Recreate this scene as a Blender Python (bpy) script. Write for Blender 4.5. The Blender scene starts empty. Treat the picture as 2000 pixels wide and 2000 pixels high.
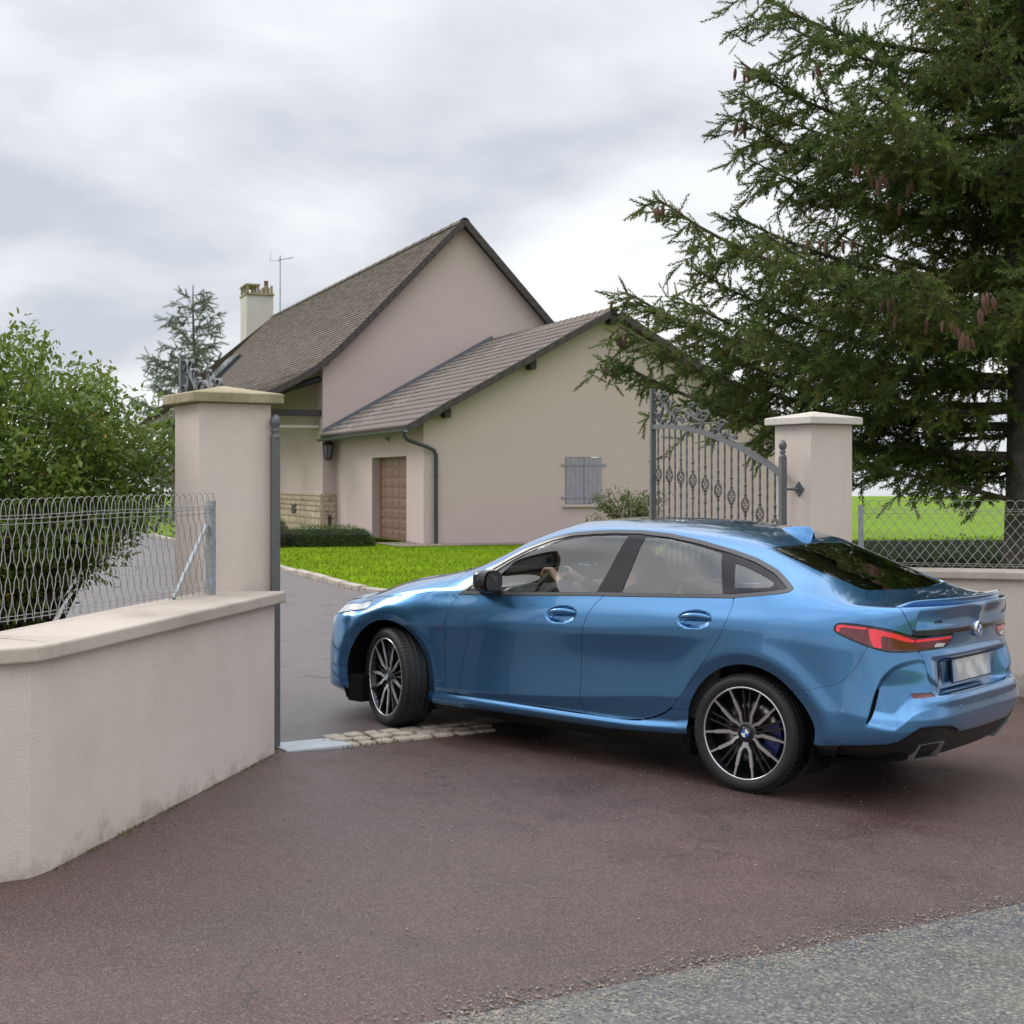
import bpy, math, random
import numpy as np
from mathutils import Matrix, Vector, Quaternion

scene = bpy.context.scene
COL = scene.collection
random.seed(7); RNG = np.random.default_rng(7)
PI = math.pi

# ---------------------------------------------------------------- camera
cam_data = bpy.data.cameras.new('camera')
cam = bpy.data.objects.new('camera', cam_data); COL.objects.link(cam)
cam.location = (0, 0, 1.6995)
cam.rotation_euler = (math.radians(90), 0, 0)
cam_data.sensor_width = 36; cam_data.lens = 52.506
cam_data.shift_y = -.030
cam_data.clip_start = .1; cam_data.clip_end = 6000
cam_data.dof.use_dof = True
cam_data.dof.focus_distance = 8.3
cam_data.dof.aperture_fstop = 8.0
scene.camera = cam

# ---------------------------------------------------------------- sky: bright broken overcast
SUN_ELEV, SUN_AZ = math.radians(36), math.radians(298)      # azimuth clockwise from +Y: over the left shoulder of the house
world = bpy.data.worlds.new('World'); scene.world = world; world.use_nodes = True
wn = world.node_tree.nodes; wl = world.node_tree.links; wn.clear()
def wnode(t, **kw):
    n = wn.new(t)
    for k, v in kw.items(): setattr(n, k, v)
    return n
w_out = wnode('ShaderNodeOutputWorld'); w_bg = wnode('ShaderNodeBackground'); w_bg.inputs['Strength'].default_value = .10
sky = wnode('ShaderNodeTexSky', sky_type='NISHITA'); sky.sun_disc = False
sky.sun_elevation = SUN_ELEV; sky.sun_rotation = SUN_AZ; sky.air_density = 1.0; sky.dust_density = 2.0
tc = wnode('ShaderNodeTexCoord'); sep = wnode('ShaderNodeSeparateXYZ'); wl.new(tc.outputs['Generated'], sep.inputs[0])
zc = wnode('ShaderNodeMath', operation='MAXIMUM'); wl.new(sep.outputs['Z'], zc.inputs[0]); zc.inputs[1].default_value = 0
den = wnode('ShaderNodeMath', operation='ADD'); wl.new(zc.outputs[0], den.inputs[0]); den.inputs[1].default_value = .42
dx = wnode('ShaderNodeMath', operation='DIVIDE'); dy = wnode('ShaderNodeMath', operation='DIVIDE')
wl.new(sep.outputs['X'], dx.inputs[0]); wl.new(den.outputs[0], dx.inputs[1])
wl.new(sep.outputs['Y'], dy.inputs[0]); wl.new(den.outputs[0], dy.inputs[1])
cmb = wnode('ShaderNodeCombineXYZ'); wl.new(dx.outputs[0], cmb.inputs[0]); wl.new(dy.outputs[0], cmb.inputs[1])
mp = wnode('ShaderNodeMapping'); mp.inputs['Scale'].default_value = (1.0, 1.25, 1); mp.inputs['Location'].default_value = (3.1, 1.7, 0)
wl.new(cmb.outputs[0], mp.inputs['Vector'])
nz = wnode('ShaderNodeTexNoise'); nz.inputs['Scale'].default_value = 2.9; nz.inputs['Detail'].default_value = 8; nz.inputs['Roughness'].default_value = .48; nz.inputs['Distortion'].default_value = .25
wl.new(mp.outputs[0], nz.inputs['Vector'])
nz2 = wnode('ShaderNodeTexNoise'); nz2.inputs['Scale'].default_value = 1.0; nz2.inputs['Detail'].default_value = 3; nz2.inputs['Roughness'].default_value = .5
wl.new(mp.outputs[0], nz2.inputs['Vector'])
add = wnode('ShaderNodeMath', operation='MULTIPLY_ADD'); wl.new(nz2.outputs['Fac'], add.inputs[0]); add.inputs[1].default_value = .75; wl.new(nz.outputs['Fac'], add.inputs[2])
half = wnode('ShaderNodeMath', operation='MULTIPLY'); half.inputs[1].default_value = 1/1.75
wl.new(add.outputs[0], half.inputs[0])
ramp = wnode('ShaderNodeValToRGB')
ramp.color_ramp.elements[0].position = .39; ramp.color_ramp.elements[0].color = (.60, .64, .715, 1)
ramp.color_ramp.elements[1].position = .60; ramp.color_ramp.elements[1].color = (1.08, 1.085, 1.10, 1)
e = ramp.color_ramp.elements.new(.49); e.color = (.84, .865, .91, 1)
wl.new(half.outputs[0], ramp.inputs['Fac'])
# the cloud sheet is brightest overhead, as any overcast sky
zen = wnode('ShaderNodeMapRange'); zen.inputs['From Min'].default_value = .34; zen.inputs['From Max'].default_value = 1; zen.inputs['To Min'].default_value = 8.0; zen.inputs['To Max'].default_value = 23
wl.new(sep.outputs['Z'], zen.inputs['Value'])
mulz = wnode('ShaderNodeVectorMath', operation='SCALE'); wl.new(ramp.outputs['Color'], mulz.inputs[0]); wl.new(zen.outputs[0], mulz.inputs['Scale'])
mix = wnode('ShaderNodeMix', data_type='RGBA'); mix.inputs['Factor'].default_value = .93
wl.new(sky.outputs[0], mix.inputs['A']); wl.new(mulz.outputs[0], mix.inputs['B'])
wl.new(mix.outputs['Result'], w_bg.inputs['Color']); wl.new(w_bg.outputs[0], w_out.inputs[0])

# ---------------------------------------------------------------- sun behind thin cloud
sun_data = bpy.data.lights.new('sun', 'SUN'); sun = bpy.data.objects.new('sun', sun_data); COL.objects.link(sun)
sun_data.energy = 1.3; sun_data.angle = math.radians(22); sun_data.color = (1, .95, .88)
sd = Vector((math.sin(SUN_AZ) * math.cos(SUN_ELEV), math.cos(SUN_AZ) * math.cos(SUN_ELEV), math.sin(SUN_ELEV)))
sun.rotation_euler = sd.to_track_quat('Z', 'Y').to_euler()

vs = scene.view_settings
vs.view_transform = 'Standard'; vs.look = 'None'; vs.exposure = 0.34; vs.gamma = 1; vs.use_curve_mapping = False
scene.render.engine = 'CYCLES'
scene.cycles.max_bounces = 6; scene.cycles.diffuse_bounces = 3; scene.cycles.transparent_max_bounces = 16; scene.cycles.glossy_bounces = 4
scene.cycles.use_denoising = True
scene.cycles.sample_clamp_indirect = 6

# ---------------------------------------------------------------- materials
def mat(name, color, rough=.6, metal=0., spec=.5, coat=0., coat_rough=.03, noise=None, bump=None, emit=None, sub=None, two=None):
    """procedural principled material.  noise=(scale, amount[, detail]) varies value, bump=(scale, strength, distance)
    two=(colour, scale, low, high) mixes in a second colour by noise"""
    m = bpy.data.materials.new(name); m.use_nodes = True
    nt = m.node_tree; n = nt.nodes; l = nt.links
    b = n['Principled BSDF']
    b.inputs['Base Color'].default_value = (*color, 1); b.inputs['Roughness'].default_value = rough
    b.inputs['Metallic'].default_value = metal; b.inputs['Specular IOR Level'].default_value = spec
    b.inputs['Coat Weight'].default_value = coat; b.inputs['Coat Roughness'].default_value = coat_rough
    tcn = n.new('ShaderNodeTexCoord'); src = None
    if two:
        t = n.new('ShaderNodeTexNoise'); t.inputs['Scale'].default_value = two[1]; t.inputs['Detail'].default_value = 6; t.inputs['Roughness'].default_value = .62
        l.new(tcn.outputs['Object'], t.inputs['Vector'])
        r = n.new('ShaderNodeMapRange'); r.inputs['From Min'].default_value = two[2]; r.inputs['From Max'].default_value = two[3]
        l.new(t.outputs['Fac'], r.inputs['Value'])
        mx = n.new('ShaderNodeMix'); mx.data_type = 'RGBA'
        mx.inputs['A'].default_value = (*color, 1); mx.inputs['B'].default_value = (*two[0], 1)
        l.new(r.outputs[0], mx.inputs['Factor']); src = mx.outputs['Result']
    if noise:
        t = n.new('ShaderNodeTexNoise'); t.inputs['Scale'].default_value = noise[0]; t.inputs['Detail'].default_value = noise[2] if len(noise) > 2 else 4
        l.new(tcn.outputs['Object'], t.inputs['Vector'])
        r = n.new('ShaderNodeMapRange'); r.inputs['From Min'].default_value = .25; r.inputs['From Max'].default_value = .75
        r.inputs['To Min'].default_value = 1 - noise[1]; r.inputs['To Max'].default_value = 1 + noise[1]
        l.new(t.outputs['Fac'], r.inputs['Value'])
        vm = n.new('ShaderNodeVectorMath'); vm.operation = 'SCALE'; l.new(r.outputs[0], vm.inputs['Scale'])
        if src is not None: l.new(src, vm.inputs[0])
        else: vm.inputs[0].default_value = color
        src = vm.outputs[0]
    if src is not None: l.new(src, b.inputs['Base Color'])
    if bump:
        t = n.new('ShaderNodeTexNoise'); t.inputs['Scale'].default_value = bump[0]; t.inputs['Detail'].default_value = 5
        l.new(tcn.outputs['Object'], t.inputs['Vector'])
        bp = n.new('ShaderNodeBump'); bp.inputs['Strength'].default_value = bump[1]; bp.inputs['Distance'].default_value = bump[2]
        l.new(t.outputs['Fac'], bp.inputs['Height']); l.new(bp.outputs[0], b.inputs['Normal'])
    if emit:
        b.inputs['Emission Color'].default_value = (*emit[0], 1); b.inputs['Emission Strength'].default_value = emit[1]
    if sub:
        b.inputs['Subsurface Weight'].default_value = sub
    return m

def glass_mat(name, tint, reflect_rough=.0, ior=1.5, gain=1.0):
    m = bpy.data.materials.new(name); m.use_nodes = True
    nt = m.node_tree; n = nt.nodes; l = nt.links; n.clear()
    o = n.new('ShaderNodeOutputMaterial'); mx = n.new('ShaderNodeMixShader')
    tr = n.new('ShaderNodeBsdfTransparent'); tr.inputs['Color'].default_value = (*tint, 1)
    g = n.new('ShaderNodeBsdfGlossy'); g.inputs['Roughness'].default_value = reflect_rough; g.inputs['Color'].default_value = (1, 1, 1, 1)
    fr = n.new('ShaderNodeFresnel'); fr.inputs['IOR'].default_value = ior
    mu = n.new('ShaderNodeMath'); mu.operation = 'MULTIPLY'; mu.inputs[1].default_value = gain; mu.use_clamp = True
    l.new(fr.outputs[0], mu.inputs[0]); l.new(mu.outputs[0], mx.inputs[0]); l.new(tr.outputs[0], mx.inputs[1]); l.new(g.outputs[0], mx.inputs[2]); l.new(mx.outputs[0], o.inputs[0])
    return m

# ---------------------------------------------------------------- object helpers
def tag(o, label=None, category=None, group=None, kind=None):
    if label: o['label'] = label
    if category: o['category'] = category
    if group: o['group'] = group
    if kind: o['kind'] = kind
    return o

def link(name, data, parent=None, loc=None, rot=None):
    o = bpy.data.objects.new(name, data); COL.objects.link(o)
    if parent is not None: o.parent = parent
    if loc is not None: o.location = loc
    if rot is not None: o.rotation_euler = rot
    return o

def empty(name, loc=(0, 0, 0), rz=0, **kw):
    o = link(name, None, loc=loc, rot=(0, 0, rz)); o.empty_display_size = .1
    return tag(o, **kw)

def copy_tree(o, parent=None):
    c = o.copy(); COL.objects.link(c)
    c.parent = parent
    for ch in list(o.children): copy_tree(ch, c)
    return c

class MB:
    """collects shapes, builds ONE mesh object"""
    def __init__(s): s.v = []; s.f = []; s.sm = []
    def add(s, verts, faces, smooth=False):
        o = len(s.v); s.v += [tuple(map(float, p)) for p in verts]
        for f in faces: s.f.append(tuple(i + o for i in f)); s.sm.append(smooth)
        return s
    def box(s, c, size, rz=0., M=None):
        hx, hy, hz = [q / 2 for q in size]
        p = [Vector((x, y, z)) for z in (-hz, hz) for y in (-hy, hy) for x in (-hx, hx)]
        R = Matrix.Rotation(rz, 3, 'Z') if M is None else M
        p = [R @ q + Vector(c) for q in p]
        return s.add(p, [(0,2,3,1),(4,5,7,6),(0,1,5,4),(2,6,7,3),(0,4,6,2),(1,3,7,5)])
    def bbox(s, lo, hi, bev=.0):
        """axis box with bevelled vertical and top edges"""
        x0,y0,z0 = lo; x1,y1,z1 = hi
        if not bev: return s.box(((x0+x1)/2,(y0+y1)/2,(z0+z1)/2),(x1-x0,y1-y0,z1-z0))
        b = bev
        def ring(z, i): return [(x0+i+b,y0+i,z),(x1-i-b,y0+i,z),(x1-i,y0+i+b,z),(x1-i,y1-i-b,z),(x1-i-b,y1-i,z),(x0+i+b,y1-i,z),(x0+i,y1-i-b,z),(x0+i,y0+i+b,z)]
        return s.loft([ring(z0, 0), ring(z1-b, 0), ring(z1, b)], caps=True)
    def loft(s, rings, caps=True, closed=True, smooth=False, capends=(True, True)):
        n = len(rings[0]); v = [p for r in rings for p in r]; f = []
        for i in range(len(rings) - 1):
            for j in range(n if closed else n - 1):
                a = i*n + j; b = i*n + (j+1) % n
                f.append((a, b, b + n, a + n))
        s.add(v, f, smooth)
        if caps and closed:
            if capends[0]: s.add(rings[0], [tuple(range(n))[::-1]])
            if capends[1]: s.add(rings[-1], [tuple(range(n))])
        return s
    def tube(s, pts, rad, n=8, caps=True, smooth=True):
        pts = [Vector(p) for p in pts]; m = len(pts)
        rs = rad if hasattr(rad, '__len__') else [rad] * m
        rings = []; prev = None
        for i, p in enumerate(pts):
            t = (pts[min(i+1, m-1)] - pts[max(i-1, 0)])
            if t.length < 1e-9: t = Vector((0, 0, 1))
            t.normalize()
            if prev is None:
                a = Vector((0, 0, 1)) if abs(t.z) < .9 else Vector((1, 0, 0))
                x = t.cross(a).normalized()
            else:
                x = (prev - t * prev.dot(t))
                x = x.normalized() if x.length > 1e-6 else t.orthogonal().normalized()
            prev = x; y = t.cross(x)
            rings.append([p + (x * math.cos(2*PI*k/n) + y * math.sin(2*PI*k/n)) * rs[i] for k in range(n)])
        return s.loft(rings, caps=caps, smooth=smooth)
    def lathe(s, prof, c=(0,0,0), n=24, axis='Z', smooth=True, caps=True):
        rings = []
        for r, h in prof:
            ring = []
            for k in range(n):
                a = 2*PI*k/n; x, y = r*math.cos(a), r*math.sin(a)
                ring.append({'Z': (c[0]+x, c[1]+y, c[2]+h), 'Y': (c[0]+x, c[1]+h, c[2]-y), 'X': (c[0]+h, c[1]+x, c[2]+y)}[axis])
            rings.append(ring)
        return s.loft(rings, caps=caps, smooth=smooth)
    def prism(s, poly, h0, h1, plane='XZ', smooth=False):
        """polygon extruded; plane XZ -> extruded along Y from h0 to h1, XY -> along Z, YZ -> along X"""
        def q(p, h): return {'XZ': (p[0], h, p[1]), 'XY': (p[0], p[1], h), 'YZ': (h, p[0], p[1])}[plane]
        n = len(poly); a = [q(p, h0) for p in poly]; b = [q(p, h1) for p in poly]
        return s.add(a + b, [tuple(range(n)), tuple(range(2*n-1, n-1, -1))] + [(i, i+n, (i+1) % n + n, (i+1) % n) for i in range(n)], smooth)
    def mesh(s, name, material=None):
        me = bpy.data.meshes.new(name); me.from_pydata(s.v, [], s.f)
        me.polygons.foreach_set('use_smooth', s.sm)
        if material is not None: me.materials.append(material)
        me.update(); return me
    def build(s, name, material=None, parent=None, loc=None, rot=None, fix=False):
        me = s.mesh(name, material)
        if fix:
            import bmesh
            bm = bmesh.new(); bm.from_mesh(me); bmesh.ops.recalc_face_normals(bm, faces=bm.faces); bm.to_mesh(me); bm.free()
        return link(name, me, parent, loc, rot)
def finish_bevel(o, w=.004, seg=2):
    m = o.modifiers.new('bevel', 'BEVEL'); m.width = w; m.segments = seg; m.limit_method = 'ANGLE'; m.angle_limit = .6
    return o

def pchip(xk, yk, x):
    xk = np.asarray(xk, float); yk = np.asarray(yk, float); x = np.asarray(x, float)
    h = np.diff(xk); d = np.diff(yk) / h
    m = np.zeros_like(yk)
    for i in range(1, len(xk) - 1):
        if d[i-1] * d[i] > 0:
            w1 = 2*h[i] + h[i-1]; w2 = h[i] + 2*h[i-1]
            m[i] = (w1 + w2) / (w1 / d[i-1] + w2 / d[i])
    m[0] = d[0]; m[-1] = d[-1]
    xc = np.clip(x, xk[0], xk[-1])
    i = np.clip(np.searchsorted(xk, xc) - 1, 0, len(xk) - 2)
    t = (xc - xk[i]) / h[i]
    return ((1 + 2*t) * (1-t)**2 * yk[i] + t * (1-t)**2 * h[i] * m[i]
            + t*t * (3 - 2*t) * yk[i+1] + t*t * (t-1) * h[i] * m[i+1])

def sdf_poly(poly, X, Z):
    """signed distance to a polygon, positive inside"""
    P = np.asarray(poly, float); n = len(P)
    d2 = np.full(X.shape, 1e9); ins = np.zeros(X.shape, bool)
    for i in range(n):
        a = P[i]; b = P[(i+1) % n]; e = b - a
        L2 = max(e @ e, 1e-12)
        t = np.clip(((X - a[0]) * e[0] + (Z - a[1]) * e[1]) / L2, 0, 1)
        d2 = np.minimum(d2, (X - a[0] - t*e[0])**2 + (Z - a[1] - t*e[1])**2)
        c = ((a[1] > Z) != (b[1] > Z))
        with np.errstate(divide='ignore', invalid='ignore'):
            xx = a[0] + (Z - a[1]) * (b[0] - a[0]) / (b[1] - a[1] if b[1] != a[1] else 1e-12)
        ins ^= c & (X < xx)
    d = np.sqrt(d2)
    return np.where(ins, d, -d)

def smooth_poly(pts, closed=True, n=6):
    """Catmull-Rom resampling so traced outlines have no corners where they bend softly"""
    P = [np.array(p, float) for p in pts]; out = []; m = len(P)
    rng = range(m) if closed else range(m - 1)
    for i in rng:
        p0 = P[(i-1) % m] if closed or i > 0 else P[i]
        p1 = P[i]; p2 = P[(i+1) % m]
        p3 = P[(i+2) % m] if closed or i + 2 < m else p2
        for k in range(n):
            t = k / n
            out.append(tuple(.5*((2*p1) + (p2-p0)*t + (2*p0-5*p1+4*p2-p3)*t*t + (3*p1-p0-3*p2+p3)*t**3)))
    if not closed: out.append(tuple(P[-1]))
    return out

def sstep(a, b, x):
    t = np.clip((x - a) / (b - a), 0, 1); return t*t*(3 - 2*t)

def raw_mesh(name, V, T, mat, N=None, smooth=True):
    me = bpy.data.meshes.new(name)
    me.vertices.add(len(V)); me.vertices.foreach_set('co', np.ascontiguousarray(V, dtype=np.float32).ravel())
    me.loops.add(len(T) * 3); me.loops.foreach_set('vertex_index', np.ascontiguousarray(T, dtype=np.int32).ravel())
    me.polygons.add(len(T)); me.polygons.foreach_set('loop_start', np.arange(0, len(T)*3, 3, dtype=np.int32))
    me.update(calc_edges=True)
    if smooth: me.polygons.foreach_set('use_smooth', np.ones(len(T), bool))
    if N is not None: me.normals_split_custom_set_from_vertices(np.ascontiguousarray(N, dtype=np.float32))
    if mat is not None: me.materials.append(mat)
    return me

# ---------------------------------------------------------------- ground shape
EYE = 1.6995
GATE_A = np.array([-1.66, 8.83]); GATE_N = np.array([-.60, .80])
def ground_z(x, y):
    x = np.asarray(x, float); y = np.asarray(y, float)
    p = -.0319 * x + .0162 * y - .0916
    p = np.clip(p, -.45, .45)
    s = (x - GATE_A[0]) * GATE_N[0] + (y - GATE_A[1]) * GATE_N[1]        # metres inside the gate line
    b = np.clip((s - .3) / 7, 0, 1); b = b*b*(3-2*b)
    z = p * (1 - b) + .10 * b
    far = np.clip((np.hypot(x, y) - 55) / 300, 0, 20)
    return z - far * 2.6                                                # the land falls away gently towards the plain
def gz(x, y): return float(ground_z(x, y))

def sheet(name, poly, lift, material, step, parent=None, clip_front=None):
    """a sheet following the ground: grid cells cut to a polygon"""
    P = np.array(poly); x0, y0 = P.min(0); x1, y1 = P.max(0)
    nx = max(1, int(math.ceil((x1-x0)/step))); ny = max(1, int(math.ceil((y1-y0)/step)))
    import bmesh
    bm = bmesh.new()
    vs_ = [bm.verts.new((p[0], p[1], 0)) for p in poly]; bm.faces.new(vs_)
    for i in range(1, nx): bmesh.ops.bisect_plane(bm, geom=bm.verts[:]+bm.edges[:]+bm.faces[:], plane_co=(x0+i*(x1-x0)/nx, 0, 0), plane_no=(1, 0, 0))
    for i in range(1, ny): bmesh.ops.bisect_plane(bm, geom=bm.verts[:]+bm.edges[:]+bm.faces[:], plane_co=(0, y0+i*(y1-y0)/ny, 0), plane_no=(0, 1, 0))
    for v in bm.verts: v.co.z = gz(v.co.x, v.co.y) + lift
    bmesh.ops.recalc_face_normals(bm, faces=bm.faces)
    for f in bm.faces:
        f.smooth = True
        if f.normal.z < 0: f.normal_flip()
    me = bpy.data.meshes.new(name); bm.to_mesh(me); bm.free(); me.materials.append(material)
    return link(name, me, parent)

# ---------------------------------------------------------------- surface materials
def nodes_of(m): return m.node_tree.nodes, m.node_tree.links, m.node_tree.nodes['Principled BSDF']
def add_noise(n, l, vec, scale, detail=4, rough=.55):
    t = n.new('ShaderNodeTexNoise'); t.inputs['Scale'].default_value = scale; t.inputs['Detail'].default_value = detail; t.inputs['Roughness'].default_value = rough
    l.new(vec, t.inputs['Vector']); return t.outputs['Fac']
def remap(n, l, src, a, b, c=0., d=1.):
    r = n.new('ShaderNodeMapRange'); r.inputs['From Min'].default_value = a; r.inputs['From Max'].default_value = b; r.inputs['To Min'].default_value = c; r.inputs['To Max'].default_value = d
    l.new(src, r.inputs['Value']); return r.outputs[0]
def mixc(n, l, fac, A, B):
    m = n.new('ShaderNodeMix'); m.data_type = 'RGBA'
    if hasattr(fac, 'links') or hasattr(fac, 'is_linked'): l.new(fac, m.inputs['Factor'])
    else: m.inputs['Factor'].default_value = fac
    for s, k in ((A, 'A'), (B, 'B')):
        if isinstance(s, tuple): m.inputs[k].default_value = (*s, 1)
        else: l.new(s, m.inputs[k])
    return m.outputs['Result']
def math_(n, l, op, a, b):
    m = n.new('ShaderNodeMath'); m.operation = op
    for i, s in enumerate((a, b)):
        if isinstance(s, (int, float)): m.inputs[i].default_value = s
        else: l.new(s, m.inputs[i])
    return m.outputs[0]

def asphalt(name, base, warm, speck, dark, cracks=True, grain=190, rough=.60):
    m = mat(name, base, rough=rough); n, l, b = nodes_of(m)
    tcn = n.new('ShaderNodeTexCoord'); v = tcn.outputs['Object']
    big = add_noise(n, l, v, .42, 5, .65); mid = add_noise(n, l, v, 1.7, 5, .6)
    c = mixc(n, l, remap(n, l, big, .36, .62), base, warm)
    c = mixc(n, l, remap(n, l, mid, .48, .80, 0, .55), c, dark)
    # stone chips
    vo = n.new('ShaderNodeTexVoronoi'); vo.inputs['Scale'].default_value = grain; vo.inputs['Randomness'].default_value = 1; l.new(v, vo.inputs['Vector'])
    sp = n.new('ShaderNodeSeparateColor'); l.new(vo.outputs['Color'], sp.inputs[0])
    c = mixc(n, l, remap(n, l, sp.outputs[0], .60, 1.0, 0, .58), c, speck)
    c = mixc(n, l, remap(n, l, sp.outputs[1], .70, 1.0, 0, .70), c, dark)
    fine = add_noise(n, l, v, grain * 2.4, 2)
    c = mixc(n, l, remap(n, l, fine, .35, .7, 0, .35), c, dark)
    if cracks:
        # a few wandering cracks
        vm = n.new('ShaderNodeVectorMath'); vm.operation = 'ADD'; l.new(v, vm.inputs[0])
        nz_ = n.new('ShaderNodeTexNoise'); nz_.inputs['Scale'].default_value = 1.6; nz_.inputs['Detail'].default_value = 5; l.new(v, nz_.inputs['Vector']); 
        sc = n.new('ShaderNodeVectorMath'); sc.operation = 'SCALE'; sc.inputs['Scale'].default_value = .9; l.new(nz_.outputs['Color'], sc.inputs[0]); l.new(sc.outputs[0], vm.inputs[1])
        vc = n.new('ShaderNodeTexVoronoi'); vc.feature = 'DISTANCE_TO_EDGE'; vc.inputs['Scale'].default_value = .75; l.new(vm.outputs[0], vc.inputs['Vector'])
        line = remap(n, l, vc.outputs['Distance'], .0, .008, 1, 0)
        gate = remap(n, l, add_noise(n, l, v, .8, 2), .50, .60)
        c = mixc(n, l, math_(n, l, 'MULTIPLY', math_(n, l, 'MULTIPLY', line, gate), .75), c, (.02, .016, .015))
    l.new(c, b.inputs['Base Color'])
    bp = n.new('ShaderNodeBump'); bp.inputs['Strength'].default_value = .55; bp.inputs['Distance'].default_value = .004
    l.new(vo.outputs['Distance'], bp.inputs['Height']); l.new(bp.outputs[0], b.inputs['Normal'])
    l.new(remap(n, l, mid, .3, .75, rough + .05, rough - .30), b.inputs['Roughness'])
    return m
M_DRIVE = asphalt('red_asphalt', (.074, .047, .043), (.092, .044, .035), (.28, .21, .18), (.018, .012, .012))
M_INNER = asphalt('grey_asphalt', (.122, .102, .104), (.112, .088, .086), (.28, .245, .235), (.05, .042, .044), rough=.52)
M_ROAD = asphalt('road_chippings', (.070, .078, .088), (.19, .175, .135), (.42, .385, .32), (.016, .020, .028), cracks=False, grain=95)

def render_mat(name, base, dirt, stain=.5, grain=120, foot=None):
    """painted roughcast wall with streaks and a dirty foot"""
    m = mat(name, base, rough=.92, spec=.25); n, l, b = nodes_of(m)
    tcn = n.new('ShaderNodeTexCoord'); v = tcn.outputs['Object']
    c = mixc(n, l, remap(n, l, add_noise(n, l, v, 1.1, 5, .65), .42, .78, 0, stain), base, dirt)
    mpn = n.new('ShaderNodeMapping'); mpn.inputs['Scale'].default_value = (5, 5, .35); l.new(v, mpn.inputs['Vector'])
    c = mixc(n, l, remap(n, l, add_noise(n, l, mpn.outputs[0], 1.0, 5, .7), .55, .85, 0, stain * .7), c, dirt)
    c = mixc(n, l, remap(n, l, add_noise(n, l, v, grain, 3), .30, .72, 0, .30), c, dirt)
    if foot:
        # splashed dirt and algae, ragged, along the foot of the wall
        sx = n.new('ShaderNodeSeparateXYZ'); l.new(v, sx.inputs[0])
        edge = math_(n, l, 'ADD', sx.outputs['Z'], math_(n, l, 'MULTIPLY', remap(n, l, add_noise(n, l, v, 5., 6, .7), .3, .7, -1, 1), .11))
        c = mixc(n, l, remap(n, l, edge, foot, .0, 0, .75), c, (.22, .185, .13))
        # a few hairline cracks
        vc = n.new('ShaderNodeTexVoronoi'); vc.feature = 'DISTANCE_TO_EDGE'; vc.inputs['Scale'].default_value = 1.1
        wv = n.new('ShaderNodeVectorMath'); wv.operation = 'ADD'; l.new(v, wv.inputs[0]); nn_ = n.new('ShaderNodeTexNoise'); nn_.inputs['Scale'].default_value = 3; nn_.inputs['Detail'].default_value = 6; l.new(v, nn_.inputs['Vector']); l.new(nn_.outputs['Color'], wv.inputs[1]); l.new(wv.outputs[0], vc.inputs['Vector'])
        ck = math_(n, l, 'MULTIPLY', remap(n, l, vc.outputs['Distance'], 0, .004, 1, 0), remap(n, l, add_noise(n, l, v, 1.3, 2), .52, .60))
        c = mixc(n, l, math_(n, l, 'MULTIPLY', ck, .45), c, (.20, .17, .14))
    l.new(c, b.inputs['Base Color'])
    t = n.new('ShaderNodeTexNoise'); t.inputs['Scale'].default_value = grain * 1.2; t.inputs['Detail'].default_value = 4; l.new(v, t.inputs['Vector'])
    bp = n.new('ShaderNodeBump'); bp.inputs['Strength'].default_value = .5; bp.inputs['Distance'].default_value = .006
    l.new(t.outputs['Fac'], bp.inputs['Height']); l.new(bp.outputs[0], b.inputs['Normal'])
    return m
M_WALL = render_mat('beige_render', (.655, .575, .517), (.45, .385, .33), foot=.16)
M_HOUSE = render_mat('house_render', (.520, .425, .405), (.46, .37, .35), stain=.35, grain=30)
M_COPING = render_mat('concrete_coping', (.55, .485, .42), (.24, .205, .17), stain=.75, grain=150)
M_CAPSTONE = render_mat('mossy_capstone', (.44, .375, .265), (.13, .12, .045), stain=1.2, grain=60)
M_CAPPALE = render_mat('pale_capstone', (.62, .58, .53), (.38, .34, .28), stain=.6, grain=60)
M_IRON = mat('gate_iron_grey', (.115, .117, .125), rough=.42, metal=.25, noise=(40, .2))
M_GALV = mat('galvanised_steel', (.40, .43, .46), rough=.42, metal=.65, noise=(25, .25))
M_WIRE = mat('wire_zinc', (.34, .34, .33), rough=.5, metal=.5, noise=(60, .3))
M_WOODDK = mat('dark_timber', (.040, .032, .034), rough=.75, noise=(18, .3))
M_TILE_EXT = mat('concrete_tile', (.178, .150, .130), rough=.9, two=((.285, .25, .222), 2.2, .45, .75), noise=(9, .35), bump=(60, .4, .01))
M_TILE_OLD = mat('old_flat_tile', (.125, .103, .085), rough=.95, two=((.165, .140, .116), 1.6, .40, .72), noise=(16, .28, 6), bump=(40, .5, .02))
M_VERGE = mat('verge_tile', (.055, .046, .044), rough=.85, noise=(6, .4))
M_GUTTER = mat('gutter_dark', (.050, .058, .068), rough=.4, metal=.3)
M_DOORBR = mat('brown_door', (.175, .085, .060), rough=.5, noise=(5, .12))
M_SHUT = mat('grey_shutter', (.275, .255, .31), rough=.6, noise=(6, .12))
M_STONE = mat('cream_stone', (.46, .38, .27), rough=.95, two=((.30, .24, .17), 3.5, .42, .7), noise=(5, .3), bump=(25, .5, .02))
M_MORTAR = mat('stone_mortar', (.42, .36, .28), rough=1, noise=(20, .2))
M_COBBLE = mat('cobble_stone', (.54, .465, .375), rough=.85, two=((.33, .28, .23), 7, .4, .65), noise=(14, .35), bump=(70, .5, .006))
M_KERB = mat('kerb_stone', (.42, .37, .32), rough=.95, two=((.20, .17, .13), 5, .45, .75), noise=(12, .3), bump=(40, .5, .01))
M_SLAB = mat('threshold_slab', (.42, .46, .48), rough=.6, noise=(6, .12))
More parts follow.
